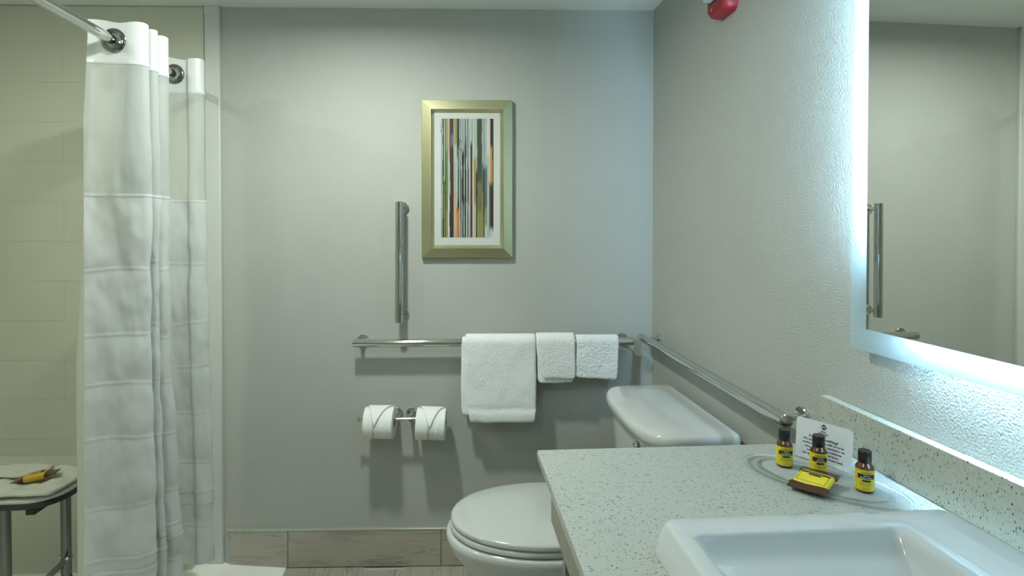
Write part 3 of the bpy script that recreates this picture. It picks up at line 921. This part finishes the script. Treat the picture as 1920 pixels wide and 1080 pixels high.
v, f = loft(rings); obj('tank', v, f, 'porcelain', t, smooth=True, auto=50)
rings = [dshape(0.500, 0.600, 0.752, 0.242, 0.730, inset=0.004), dshape(0.494, 0.600, 0.753, 0.247, 0.734), dshape(0.492, 0.600, 0.753, 0.248, 0.752), dshape(0.494, 0.60, 0.752, 0.246, 0.762),
         dshape(0.500, 0.60, 0.750, 0.240, 0.7685), dshape(0.512, 0.605, 0.742, 0.228, 0.7715), dshape(0.56, 0.62, 0.70, 0.16, 0.7735)]
v, f = loft(rings); obj('tank_lid', v, f, 'porcelain', t, smooth=True, auto=70)
v, f = lathe((0.515 - TX, -0.12, 0.700), (-1, 0, 0), [(0, 0.014), (0.006, 0.014), (0.010, 0.010)], 24)
o = obj('flush_lever', v, f, 'chrome', t, smooth=True)
v, f = rod((0.503 - TX, -0.12, 0.700), (0.500 - TX, -0.195, 0.690), 0.0055)
obj('lever_arm', v, f, 'chrome', o, smooth=True)
for s in (-1, 1):
    v, f = lathe((0.45 - TX, s * 0.10, 0.018), (0, 0, 1), [(0, 0.014), (0.010, 0.012), (0.016, 0.006)], 20)
    obj('bolt_cap', v, f, 'seat_plastic', t, smooth=True)

# ------------------------------------------------------------------ shower rod
RX, RZ = -0.93, 1.826
t = thing('curtain_rod', 'chrome shower curtain rod running from the back wall', 'curtain rod', (RX, 2.19, RZ))
v, f = tube([(0, -3.55, 0), (0, -2.0, 0), (0, -0.5, 0), (0, -0.28, 0), (-0.006, -0.18, 0), (-0.018, -0.07, 0), (-0.024, 0.012, 0)], 0.0135, 32); obj('rod', v, f, 'chrome', t, smooth=True)
v, f = lathe((-0.024, 0.012, 0), (0, -1, 0), [(0, 0.022), (0.008, 0.022), (0.012, 0.018), (0.016, 0.015)], 32); obj('flange', v, f, 'chrome', t, smooth=True)

# ------------------------------------------------------------------ shower curtain
t = thing('shower_curtain', 'white shower curtain with sheer top section gathered on the rod', 'shower curtain', (RX, 1.60, 0.0))
CP = [(-0.990, 1.582), (-0.965, 1.592), (-0.925, 1.596), (-0.885, 1.596), (-0.858, 1.606), (-0.852, 1.624), (-0.875, 1.638), (-0.93, 1.643), (-0.985, 1.650), (-0.992, 1.656), (-0.975, 1.662), (-0.93, 1.662), (-0.875, 1.655), (-0.857, 1.660),
      (-0.853, 1.674), (-0.875, 1.688), (-0.93, 1.692), (-0.985, 1.697), (-0.992, 1.705), (-0.97, 1.710), (-0.93, 1.708), (-0.878, 1.700), (-0.856, 1.712), (-0.853, 1.735), (-0.875, 1.755), (-0.93, 1.770), (-0.985, 1.80), (-0.998, 1.85), (-0.985, 1.895), (-0.95, 1.918), (-0.915, 1.925), (-0.893, 1.926), (-0.880, 1.918), (-0.860, 1.922), (-0.842, 1.938), (-0.848, 1.962), (-0.88, 1.985)]
base = catmull([(x, y, 0) for x, y in CP], 8)
NP = len(base)
ss = [0.0]
for i in range(1, NP): ss.append(ss[-1] + (base[i] - base[i - 1]).length)
creases = [1.20, 1.012, 0.867, 0.71, 0.52, 0.30]
def curt(i, z, off=0.0):
    p = base[i]
    a_ = base[max(i - 1, 0)]; b_ = base[min(i + 1, NP - 1)]
    d = (b_ - a_); nrm = Vector((d.y, -d.x, 0)).normalized()
    h = min(1, max(0, (RZ - z) / 1.6))
    s = ss[i]
    # gentle spreading towards the bottom
    k = 1 + 0.10 * h + 0.22 * max(0, h - 0.55)
    x = RX + (p.x - RX) * k
    if p.x < -0.94 and i < 24: x -= 0.012 * min(1, h * 7) * (24 - i) / 24
    y = p.y + (p.y - 1.60) * 0.05 * h + (0.05 * max(0, h - 0.5) if 1.69 < p.y < 1.84 else 0)
    if i < 3: x += -0.0
    free = min(1, max(0, (RZ - 0.06 - z) * 3))
    wv = noise.noise(Vector((s * 7, z * 1.7, 0.3))) * 0.010 * free + noise.noise(Vector((s * 24, z * 9, 2.3))) * 0.0060 * free + noise.noise(Vector((s * 60, z * 26, 6.3))) * 0.0016 * free
    # fold-line creases: each panel has its own heights
    pan_ = int(s / 0.155)
    for c in creases:
        zc = c + 0.018 * sin(pan_ * 2.1 + c * 3)
        dz = z - zc + 0.016 * (noise.noise(Vector((s * 6, c * 5, 1))))
        wv += 0.0013 * math.exp(-(dz / 0.0040) ** 2) * free
        wv -= 0.0040 * math.exp(-abs(dz) / 0.045) * free
    if z < 0.55:   # crumple near the hem
        wv += noise.noise(Vector((s * 12 + 5, z * 12, 4))) * 0.008 * (0.55 - z) * 2
    q = Vector((x, y, 0)) + nrm * (wv + off)
    return (q.x - RX, q.y - 1.60, z)
def cstrip(name, z0, z1, nz, mat, off=0.0, parent=t, sag=0.0, i0=0, i1=None, thick=0):
    i1 = i1 or NP
    v = []; f = []; m_ = i1 - i0
    for j in range(nz + 1):
        for i in range(i0, i1):
            z = z0 + (z1 - z0) * j / nz
            if name == 'ribbon' and z1 < 0.6: z -= 0.028 * max(0, 1 - i / 90)
            zz = z
            if name in ('header',) and j == nz: zz += 0.003 * sin(ss[i] * 60)
            c = curt(i, z, off); v.append((c[0], c[1], zz))
    for j in range(nz):
        for i in range(m_ - 1):
            a_ = j * m_ + i; f.append((a_, a_ + 1, a_ + m_ + 1, a_ + m_))
    o = obj(name, v, f, mat, parent, smooth=True, auto=180)
    if thick:
        s = o.modifiers.new('solid', 'SOLIDIFY'); s.thickness = thick; s.offset = 0
    return o
hd = cstrip('header', 1.768, 1.878, 14, 'curtain_header')
cstrip('sheer_panel', 1.405, 1.768, 44, 'sheer')
bd_ = cstrip('body_panel', 0.165, 1.405, 420, 'curtain')
for z in (1.7685, 1.405):
    cstrip('ribbon', z - 0.006, z + 0.002, 3, 'ribbon', 0.0012)
for z in (0.418, 0.378):
    cstrip('ribbon', z - 0.0055, z + 0.0045, 4, 'ribbon', 0.0012)
cstrip('bottom_hem', 0.165, 0.212, 8, 'curtain', 0.0012)
# grommets, one per crossing of the rod
for (gy, ang) in ((1.595, 0), (1.643, 2), (1.662, -2), (1.692, 2), (1.709, -2), (1.770, 8), (1.924, 3)):
    cx_ = 0.0
    nd = Vector((sin(R(ang)), -cos(R(ang)), 0))
    p = Vector((cx_, gy - 1.60, RZ)) - nd * 0.004
    v, f = lathe(p, nd, [(0.0, 0.0215), (0.0, 0.033), (0.005, 0.0335), (0.0085, 0.031), (0.010, 0.027), (0.008, 0.0225), (0.002, 0.0215), (0.0, 0.0215)], 40, cap=False)
    o = obj('grommet', v, f, 'dark_metal' , t, smooth=True)
    v, f = lathe(p + nd * 0.0015, nd, [(0, 0.0155), (0.0, 0.022), (0.0035, 0.022), (0.0045, 0.0155), (0.0, 0.0155)], 32, cap=False)
    obj('inner_ring', v, f, 'chrome', o, smooth=True)
# liner hanging on the tub side, slightly wider
v = []; f = []
NL, NZL = 24, 60
for j in range(NZL + 1):
    z = 0.12 + (1.76 - 0.12) * j / NZL
    for i in range(NL + 1):
        s = i / NL
        h = (1.80 - z) / 1.65
        x = -1.010 - 0.050 * min(1, h * 1.9) + 0.10 * s
        y = 1.627 + 0.006 * sin(s * 9 + z) + 0.004 * noise.noise(Vector((s * 4, z * 3, 8)))
        v.append((x - RX, y - 1.60, z))
for j in range(NZL):
    for i in range(NL):
        a_ = j * (NL + 1) + i; f.append((a_, a_ + 1, a_ + NL + 2, a_ + NL + 1))
obj('liner', v, f, 'liner', t, smooth=True, auto=180)

# ------------------------------------------------------------------ shower bench
BZ = 0.508
t = thing('shower_bench', 'white padded shower bench with black rim and steel legs', 'bench', (-1.42, 1.825, 0))
ox, oy = -1.42, 1.825
def rr(x0, x1, y0, y1, r_, z):
    return [(x - ox, y - oy, z) for x, y in rrect((x0 + x1) / 2, (y0 + y1) / 2, (x1 - x0) / 2, (y1 - y0) / 2, r_, 8)]
SX, EXr = -1.66, -1.180
rings = [rr(SX, EXr, 1.708, 1.910, 0.09, BZ - 0.026), rr(SX - .004, EXr + .004, 1.704, 1.914, 0.094, BZ - 0.022), rr(SX - .004, EXr + .004, 1.704, 1.914, 0.094, BZ - 0.012), rr(SX, EXr, 1.708, 1.910, 0.09, BZ - 0.009)]
v, f = loft(rings); obj('rim', v, f, 'rubber', t, smooth=True, auto=50)
rings = [rr(SX + .002, EXr - .002, 1.710, 1.908, 0.088, BZ - 0.0088), rr(SX + .002, EXr - .002, 1.710, 1.908, 0.088, BZ - 0.003), rr(SX + .006, EXr - .006, 1.714, 1.904, 0.084, BZ)]
v, f = loft(rings); obj('seat', v, f, 'bench_pad', t, smooth=True, auto=50)
box('cross_bar', (-1.262 - ox, 1.715 - oy, BZ - 0.045), (-1.236 - ox, 1.900 - oy, BZ - 0.0265), 'rubber', t, bev=0.002)
box('cross_bar', (-1.64 - ox, 1.726 - oy, BZ - 0.036), (-1.292 - ox, 1.738 - oy, BZ - 0.0265), 'brushed', t, bev=0.002)
for (lx, ly) in ((-1.345, 1.75), (-1.268, 1.895), (-1.62, 1.75), (-1.62, 1.895)):
    v, f = rod((lx - ox, ly - oy, 0.15), (lx - ox, ly - oy, BZ - 0.0265), 0.0145, 24)
    lg = obj('leg', v, f, 'brushed', t, smooth=True)
    v, f = lathe((lx - ox, ly - oy, 0.004), (0, 0, 1), [(0, 0.019), (0.02, 0.018), (0.165, 0.0155), (0.170, 0.0145)], 24)
    obj('rubber_foot', v, f, 'rubber', lg, smooth=True)
# folding brace: flat bar with pivot bolt
p0 = Vector((-1.248 - ox, 1.875 - oy, 0.243)); p1 = Vector((-1.46 - ox, 1.875 - oy, 0.035))
d = (p1 - p0).normalized(); up = Vector((0, 1, 0)).cross(d).normalized()
v = []
for p in (p0 - d * 0.012, p1):
    for su in (-1, 1):
        for sy in (-1, 1):
            v.append(p + up * 0.009 * su + Vector((0, 0.0025, 0)) * sy)
f = [(0, 1, 3, 2), (4, 6, 7, 5), (0, 4, 5, 1), (2, 3, 7, 6), (0, 2, 6, 4), (1, 5, 7, 3)]
br = obj('brace', v, f, 'brushed', t, bev=0.002)
v, f = lathe(p0 + Vector((0, 0.006, 0)), (0, -1, 0), [(0, 0.006), (0.014, 0.006), (0.016, 0.004)], 16); obj('bolt', v, f, 'chrome', br, smooth=True)
v, f = lathe(p0 + Vector((-0.036, 0.012, -0.002)), (1, 0, 0), [(0, 0.006), (0.010, 0.006), (0.012, 0.004)], 16); obj('bolt', v, f, 'chrome', br, smooth=True)

# crumpled cloth laid over the bench
def cloth(name, label, x0, x1, y0, y1, z, r_, amp, seed, group=None, th=0.006, ridges=True):
    NXc, NYc = 70, 50
    t = None
    v = []; f = []
    cx_, cy_ = (x0 + x1) / 2, (y0 + y1) / 2; hx_, hy_ = (x1 - x0) / 2, (y1 - y0) / 2
    for i in range(NXc + 1):
        for j in range(NYc + 1):
            a_ = -1 + 2 * i / NXc; b_ = -1 + 2 * j / NYc
            # squircle mapping rounds the corners
            k = 0.30
            xx = a_ * sqrt_(1 - k * b_ * b_ / 2 * abs(a_)) ; yy = b_ * sqrt_(1 - k * a_ * a_ / 2 * abs(b_))
            X = xx * hx_; Y = yy * hy_
            e = min(1, (1 - max(abs(a_), abs(b_))) * 9)
            n1 = noise.noise(Vector((X * 16 + seed, Y * 16, 0))); n2 = noise.noise(Vector((X * 45 + seed, Y * 45, 5)))
            zz = amp * (0.55 + 0.9 * n1 * n1 * 3) * (0.35 + 0.65 * e) + n2 * amp * 0.25 * e
            rg = 1 - abs(noise.noise(Vector((X * 10 + Y * 8 + seed, (Y - X * 0.4) * 22, 2.2)))) * 4
            if rg > 0: zz += rg * amp * 0.7 * e
            X += noise.noise(Vector((Y * 14, seed, 1))) * 0.006 * (1 if abs(a_) > 0.8 else 0.2)
            Y += noise.noise(Vector((X * 14, seed, 3))) * 0.006 * (1 if abs(b_) > 0.8 else 0.2)
            v.append((X, Y, max(zz, 0.0005) + th / 2))
    for i in range(NXc):
        for j in range(NYc):
            a_ = i * (NYc + 1) + j; f.append((a_, a_ + NYc + 1, a_ + NYc + 2, a_ + 1))
    o = obj(name, v, f, 'mat_cloth', None, smooth=True, auto=180)
    s = o.modifiers.new('solid', 'SOLIDIFY'); s.thickness = th; s.offset = -1
    o.location = (cx_, cy_, z + th / 2)
    return tag(o, label, 'towel', group)
cloth('bath_mat', 'crumpled off-white bath mat covering the shower bench', -1.64, -1.184, 1.712, 1.906, BZ + 0.0005, 0.08, 0.009, 3.0, th=0.008)
o = cloth('washcloth', 'small folded off-white cloth at the back of the bench', -1.47, -1.29, 1.80, 1.895, BZ + 0.024, 0.03, 0.006, 9.0, th=0.008)

# ------------------------------------------------------------------ soap packets
def soap(name, label, loc, rot, L, Wd, th, crimp, gold, prints=True):
    t = thing(name, label, 'soap', loc, 0, None)
    t.rotation_euler = rot
    # pillow body: x across (along crimps), y between crimps
    N1, N2 = 16, 12
    def pil(x0, x1, y0, y1, h0, grow, mat, nm, jag=False):
        v = []; f = []
        for side in (1, -1):
            for i in range(N1 + 1):
                for j in range(N2 + 1):
                    a_ = -1 + 2 * i / N1; b_ = -1 + 2 * j / N2
                    x = (x0 + x1) / 2 + (x1 - x0) / 2 * a_; y = (y0 + y1) / 2 + (y1 - y0) / 2 * b_
                    hh = 0.0008 + h0 * (max(0, 1 - a_ ** 6)) ** 0.5 * (max(0, 1 - b_ ** 6)) ** 0.6
                    z = side * hh + grow
                    v.append((x, y, z))
        n_ = (N1 + 1) * (N2 + 1)
        for s in range(2):
            for i in range(N1):
                for j in range(N2):
                    a_ = s * n_ + i * (N2 + 1) + j; f.append((a_, a_ + N2 + 1, a_ + N2 + 2, a_ + 1))
        rim = [i * (N2 + 1) for i in range(N1 + 1)] + [N1 * (N2 + 1) + j for j in range(1, N2 + 1)] + [i * (N2 + 1) + N2 for i in range(N1 - 1, -1, -1)] + [j for j in range(N2 - 1, 0, -1)]
        for k in range(len(rim)):
            a_, b_ = rim[k], rim[(k + 1) % len(rim)]
            f.append((a_, b_, b_ + n_, a_ + n_))
        return obj(nm, v, f, mat, t, smooth=True, auto=60)
    body = pil(-Wd / 2, Wd / 2, -L / 2, L / 2, th / 2, 0, gold, 'wrapper')
    for s in (-1, 1):
        # brown crimped end with a zigzag edge
        v = []; f = []
        NC = 34
        for k in range(NC + 1):
            x = -Wd / 2 * 1.06 + Wd * 1.06 * k / NC
            zz_ = 0.0009 if k % 2 else 0
            ro_ = [(L / 2 - 0.006, th * 0.42 * (1 - (2 * x / (Wd * 1.1)) ** 6)), (L / 2 + 0.001, 0.0035), (L / 2 + crimp * 0.4, 0.0014), (L / 2 + crimp - zz_ * 1.2, 0.0008)]
            wave = 0.0005 * sin(x * 110 + s)
            for (y, h) in ro_: v.append((x, s * y, h + wave))
            for (y, h) in reversed(ro_): v.append((x, s * y, -h + wave))
        for k in range(NC):
            for q in range(8):
                a_ = k * 8 + q; b_ = k * 8 + (q + 1) % 8; f.append((a_, b_, b_ + 8, a_ + 8))
        f.append(tuple(range(8))); f.append(tuple(NC * 8 + q for q in range(8)))
        obj('crimped_end', v, f, 'brown_foil', t, smooth=True, auto=50)
    def top(x, y):
        a_ = x / (Wd / 2); b_ = y / (L / 2)
        return 0.0012 + (th / 2) * (max(0, 1 - a_ ** 6)) ** 0.5 * (max(0, 1 - b_ ** 6)) ** 0.6
    mbk = MB()
    def strip(x0, x1, y0, y1):
        n = 10; v = []
        for i in range(n + 1):
            x = x0 + (x1 - x0) * i / n
            v += [(x, y0, top(x, y0) + .0005), (x, y1, top(x, y1) + .0005)]
        mbk.add(v, [(2 * i, 2 * i + 2, 2 * i + 3, 2 * i + 1) for i in range(n)])
    def txt(s, size, x, y, mat, nm='lettering'):
        v, f = text_mesh(s, size)
        return obj(nm, [(p.x + x, p.y + y, top(p.x + x, p.y + y) + 0.0011) for p in v], f, mat, t)
    if prints == 1:
        bw_ = Wd * 0.40
        strip(-bw_, bw_, L * 0.22, L * 0.30)
        strip(-bw_, -bw_ + 0.0005, -L * 0.36, L * 0.36); strip(bw_ - 0.0005, bw_, -L * 0.36, L * 0.36)
        strip(-bw_, bw_, -L * 0.37, -L * 0.36)
        strip(-bw_ * 0.4, bw_ * 0.45, L * 0.10, L * 0.22)
        mbk.build('label_print', 'ink', t)
        txt('Citrus Soap', 0.0046, 0.001, L * 0.19, 'label')
        txt('PHARMACOPIA', 0.0036, 0, L * 0.36, 'ink_line')
    elif prints == 2:
        strip(-Wd * 0.15, Wd * 0.22, L * 0.20, L * 0.34)
        strip(-Wd * 0.34, -Wd * 0.28, -L * .05, L * 0.36)
        for k in range(4): strip(-Wd * 0.2 + 0, Wd * 0.3, L * (0.08 - 0.07 * k), L * (0.095 - 0.07 * k))
        mbk.build('label_print', 'ink', t)
    return t

# ------------------------------------------------------------------ amenities on the counter
TC = Vector((0.631, 0.909, VZ + 0.0005))
t = thing('amenity_tray', 'clear oval plastic tray under the toiletries', 'tray', TC, math.atan2(-0.78, 0.62))
def ell(a_, b_, z, n=72):
    return [(a_ * math.copysign(abs(cos(2 * pi * k / n)) ** 0.95, cos(2 * pi * k / n)), b_ * math.copysign(abs(sin(2 * pi * k / n)) ** 0.95, sin(2 * pi * k / n)), z) for k in range(n)]
v, f = loft([ell(.126, .066, 0.0), ell(.1285, .068, 0.001), ell(.1285, .068, 0.0028), ell(.126, .0655, 0.0038), ell(.124, .0635, 0.0030), ell(.112, .057, 0.0026), ell(.098, .048, 0.0022), ell(0.096, 0.046, 0.0012)], cap0=False, cap1=False)
obj('rim', v, f, 'clear_rim', t, smooth=True, auto=60)
v, f = loft([ell(.104, .052, 0.0030), ell(.1055, .0535, 0.0038), ell(.107, .055, 0.0030)], cap0=False, cap1=False)
obj('inner_bead', v, f, 'clear_rim', t, smooth=True)
v, f = loft([ell(.097, .047, 0.0006), ell(.097, .047, 0.0020)])
obj('tray_base', v, f, 'frost_tray', t)
TZ = VZ + 0.0028

def bottle(label, x, y, lines, ang):
    t = thing('toiletry_bottle', label, 'bottle', (x, y, TZ), ang, 'amber toiletry bottles on the tray')
    t.scale = (0.95, 0.95, 0.955)
    rb = 0.0143
    v, f = lathe((0, 0, 0), (0, 0, 1), [(0, rb - 0.003), (0.0006, rb - 0.001), (0.002, rb), (0.040, rb), (0.044, rb - 0.0012), (0.047, rb - 0.0035), (0.0495, 0.0095), (0.051, 0.009)], 40)
    obj('body', v, f, 'amber', t, smooth=True, auto=70)
    v, f = lathe((0, 0, 0.0495), (0, 0, 1), [(0, 0.0097), (0.0008, 0.0103), (0.0135, 0.0103), (0.0137, 0.0099), (0.0141, 0.0099), (0.0143, 0.0103), (0.0190, 0.0101), (0.0200, 0.0094), (0.0197, 0.006), (0.0195, 0.0)], 40)
    obj('cap', v, f, 'black', t, smooth=True, auto=40)
    r_ = rb + 0.0002
    def cyl(px_, pz_, rr_): a = px_ / rb; return (rr_ * sin(a), -rr_ * cos(a), pz_)
    v = []; f = []; n = 28; a0, a1 = -1.95, 1.95
    for k in range(n + 1):
        a = a0 + (a1 - a0) * k / n
        v += [(r_ * sin(a), -r_ * cos(a), 0.0040), (r_ * sin(a), -r_ * cos(a), 0.0395)]
    f = [(2 * k, 2 * k + 2, 2 * k + 3, 2 * k + 1) for k in range(n)]
    lb = obj('label', v, f, 'label', t, smooth=True)
    def strip(mb, x0, x1, z0, z1, rr_):
        n = 16; v = []
        for k in range(n + 1):
            x_ = x0 + (x1 - x0) * k / n
            v += [cyl(x_, z0, rr_), cyl(x_, z1, rr_)]
        mb.add(v, [(2 * k, 2 * k + 2, 2 * k + 3, 2 * k + 1) for k in range(n)])
    mb = MB(); strip(mb, -0.0135, 0.0135, 0.0245, 0.0325, rb + 0.0004)
    v = []; 
    n = 24
    for k in range(n + 1):
        x_ = -0.0068 + 0.0136 * k / n; hh = 0.0016 * (max(0, 1 - abs(x_ / 0.0068) ** 5)) ** 0.5
        v += [cyl(x_, 0.0214 - hh, rb + 0.0004), cyl(x_, 0.0214 + hh, rb + 0.0004)]
    mb.add(v, [(2 * k, 2 * k + 2, 2 * k + 3, 2 * k + 1) for k in range(n)])
    mb.build('black_band', 'ink', lb, smooth=False)
    mb = MB()
    strip(mb, -0.0165, 0.0165, 0.0378, 0.0381, rb + 0.0004); strip(mb, -0.0165, 0.0165, 0.0058, 0.0061, rb + 0.0004)
    strip(mb, 0.0162, 0.0165, 0.0058, 0.0381, rb + 0.0004); strip(mb, -0.0165, -0.0162, 0.0058, 0.0381, rb + 0.0004)
    for z_, a_, b_ in ((0.0178, -0.009, 0.009), (0.0158, -0.011, 0.011), (0.0138, -0.010, 0.010), (0.0082, -0.006, 0.006)):
        x_ = a_
        while x_ < b_:
            w_ = random.uniform(0.0008, 0.0022); strip(mb, x_, min(x_ + w_, b_), z_ - 0.0003, z_ + 0.0003, rb + 0.0004); x_ += w_ + 0.0006
    mb.build('fine_print', 'ink_line', lb)
    def txt(s, size, z_, mat, bold=0.0):
        v, f = text_mesh(s, size)
        obj('lettering', [cyl(p.x, p.y + z_, rb + 0.0007) for p in v], f, mat, lb)
    txt('PHARMACOPIA', 0.0026, 0.0352, 'ink')
    txt(lines[0], 0.0036, 0.0302, 'ink_white'); txt(lines[1], 0.0036, 0.0268, 'ink_white')
    return t
def face(x, y, extra=0): return math.atan2(x, -(-y)) * -1 + extra
bottle('amber conditioner bottle, leftmost on the tray beside the card', 0.600, 0.965, ('Citrus', 'Conditioner'), math.atan2(-0.600, 0.965) + 0.25)
bottle('amber shampoo bottle in the middle, in front of the printed card', 0.642, 0.932, ('Citrus', 'Shampoo'), math.atan2(-0.642, 0.932) + 0.25)
bottle('amber body lotion bottle, rightmost on the tray near the sink', 0.674, 0.863, ('Citrus', 'Body Lotion'), math.atan2(-0.674, 0.863) + 0.2)

ang = math.atan2(-0.0475, 0.036)
soap('soap_packet', 'yellow and brown soap packet lying on the clear tray', (0.598, 0.880, TZ + 0.0105), (R(9), R(-2), ang), 0.047, 0.054, 0.0105, 0.013, 'label', 1)
soap('soap_packet', 'yellow soap packet lying on the bench in the shower', (-1.280, 1.785, BZ + 0.042), (R(6), R(-4), R(-72)), 0.064, 0.046, 0.020, 0.024, 'label_gold', 2)

# card
ca_ = math.atan2(0.923 - 1.010, 0.697 - 0.649)
t = thing('printed_card', 'small white printed card standing behind the bottles', 'card', (0.6735, 0.9665, TZ), ca_)
t.rotation_euler = (R(-4), 0, ca_)
cw, chh, th_ = 0.0495, 0.0745, 0.0006
def rc(x0, x1, z0, z1, r_, y):
    pts = [(x0, z0), (x1, z0)]
    for k in range(7):
        a = R(90 * k / 6); pts.append((x1 - r_ + r_ * cos(a), z1 - r_ + r_ * sin(a)))
    for k in range(7):
        a = R(90 + 90 * k / 6); pts.append((x0 + r_ + r_ * cos(a), z1 - r_ + r_ * sin(a)))
    return [(x, y, z) for x, z in pts]
v, f = loft([rc(-cw, cw, 0, chh, 0.007, -th_), rc(-cw, cw, 0, chh, 0.007, 0)]); obj('front_panel', v, f, 'card', t)
v, f = box_vf((-cw * 0.5, 0.0, 0.0), (cw * 0.5, 0.0006, chh * 0.7))
v = [(x, y + (0.03 * (1 - z / (chh * 0.7)) if True else 0), z) for x, y, z in v]
obj('back_prop', v, f, 'card', t)
def ctext(s, size, x, z, mat='ink', sx=1.0, tk=0.0):
    v, f = text_mesh(s, size)
    return obj('lettering', [(p.x * sx + x, -th_ - 0.0002, p.y + z) for p in v], f, mat, t)
lz = 0.0662
dm = []
for k in range(32):
    a = 2 * pi * k / 32
    rr_ = 0.0052 / (abs(cos(a)) ** 1.35 + abs(sin(a)) ** 1.35) ** (1 / 1.35)
    dm.append((rr_ * cos(a), -th_ - 0.0002, lz + rr_ * sin(a)))
obj('logo', dm, [tuple(range(32))], 'ink_logo', t)
dm2 = [(p[0] * 0.84, p[1] - 0.00008, lz + (p[2] - lz) * 0.84) for p in dm]
obj('logo_ring', dm2 + [(p[0] * 0.78, p[1] - 0.00008, lz + (p[2] - lz) * 0.78) for p in dm],
    [(k, (k + 1) % 32, 32 + (k + 1) % 32, 32 + k) for k in range(32)], 'ink_red', t)
v, f = text_mesh('BW', 0.0050)
obj('lettering', [(p.x, -th_ - 0.0005, p.y + lz) for p in v], f, 'ink_white', t)
ctext('Best', 0.0048, 0, 0.0578); ctext('Western', 0.0048, 0, 0.0540); ctext('PLUS.', 0.0046, 0, 0.0500)
ctext('Forgot something?', 0.0068, 0, 0.0440)
for k, s in enumerate(('We want your stay with us to be', 'comfortable. Please remember we', 'have complimentary toiletries', 'available if you need them.', 'Just give a call to the Front Desk.')):
    ctext(s, 0.0053, 0, 0.0375 - 0.0066 * k)

# ------------------------------------------------------------------ fire alarm strobe on the right wall
t = thing('fire_alarm_strobe', 'red fire alarm strobe with clear lens high on right wall', 'alarm', (W, 1.524, 1.911))
def yz(hy, z0, z1, r_, x):
    return [(x, y, z) for y, z in rrect(0, (z0 + z1) / 2, hy, (z1 - z0) / 2, r_, 8)]
v, f = loft([yz(0.053, 0, 0.175, 0.022, 0.0), yz(0.053, 0, 0.175, 0.022, -0.018), yz(0.051, 0.003, 0.172, 0.021, -0.033), yz(0.047, 0.009, 0.166, 0.022, -0.040)])
obj('housing', v, f, 'red', t, smooth=True, auto=35)
v, f = loft([yz(0.038, 0.040, 0.135, 0.006, -0.0401), yz(0.038, 0.040, 0.135, 0.006, -0.0415)])
obj('lens_gasket', v, f, 'black', t, smooth=True)
v, f = loft([yz(0.034, 0.045, 0.130, 0.004, -0.0416), yz(0.032, 0.047, 0.128, 0.004, -0.060), yz(0.024, 0.055, 0.120, 0.004, -0.068)])
obj('lens', v, f, 'lens', t, smooth=True)
v, f = rod((-0.052, 0, 0.06), (-0.052, 0, 0.115), 0.006); obj('flash_tube', v, f, 'chrome', t, smooth=True)
v, f = lathe((-0.0395, 0.020, 0.022), (-1, 0, 0), [(0, 0.004), (0.002, 0.004), (0.0025, 0.003)], 16); obj('screw', v, f, 'chrome', t, smooth=True)
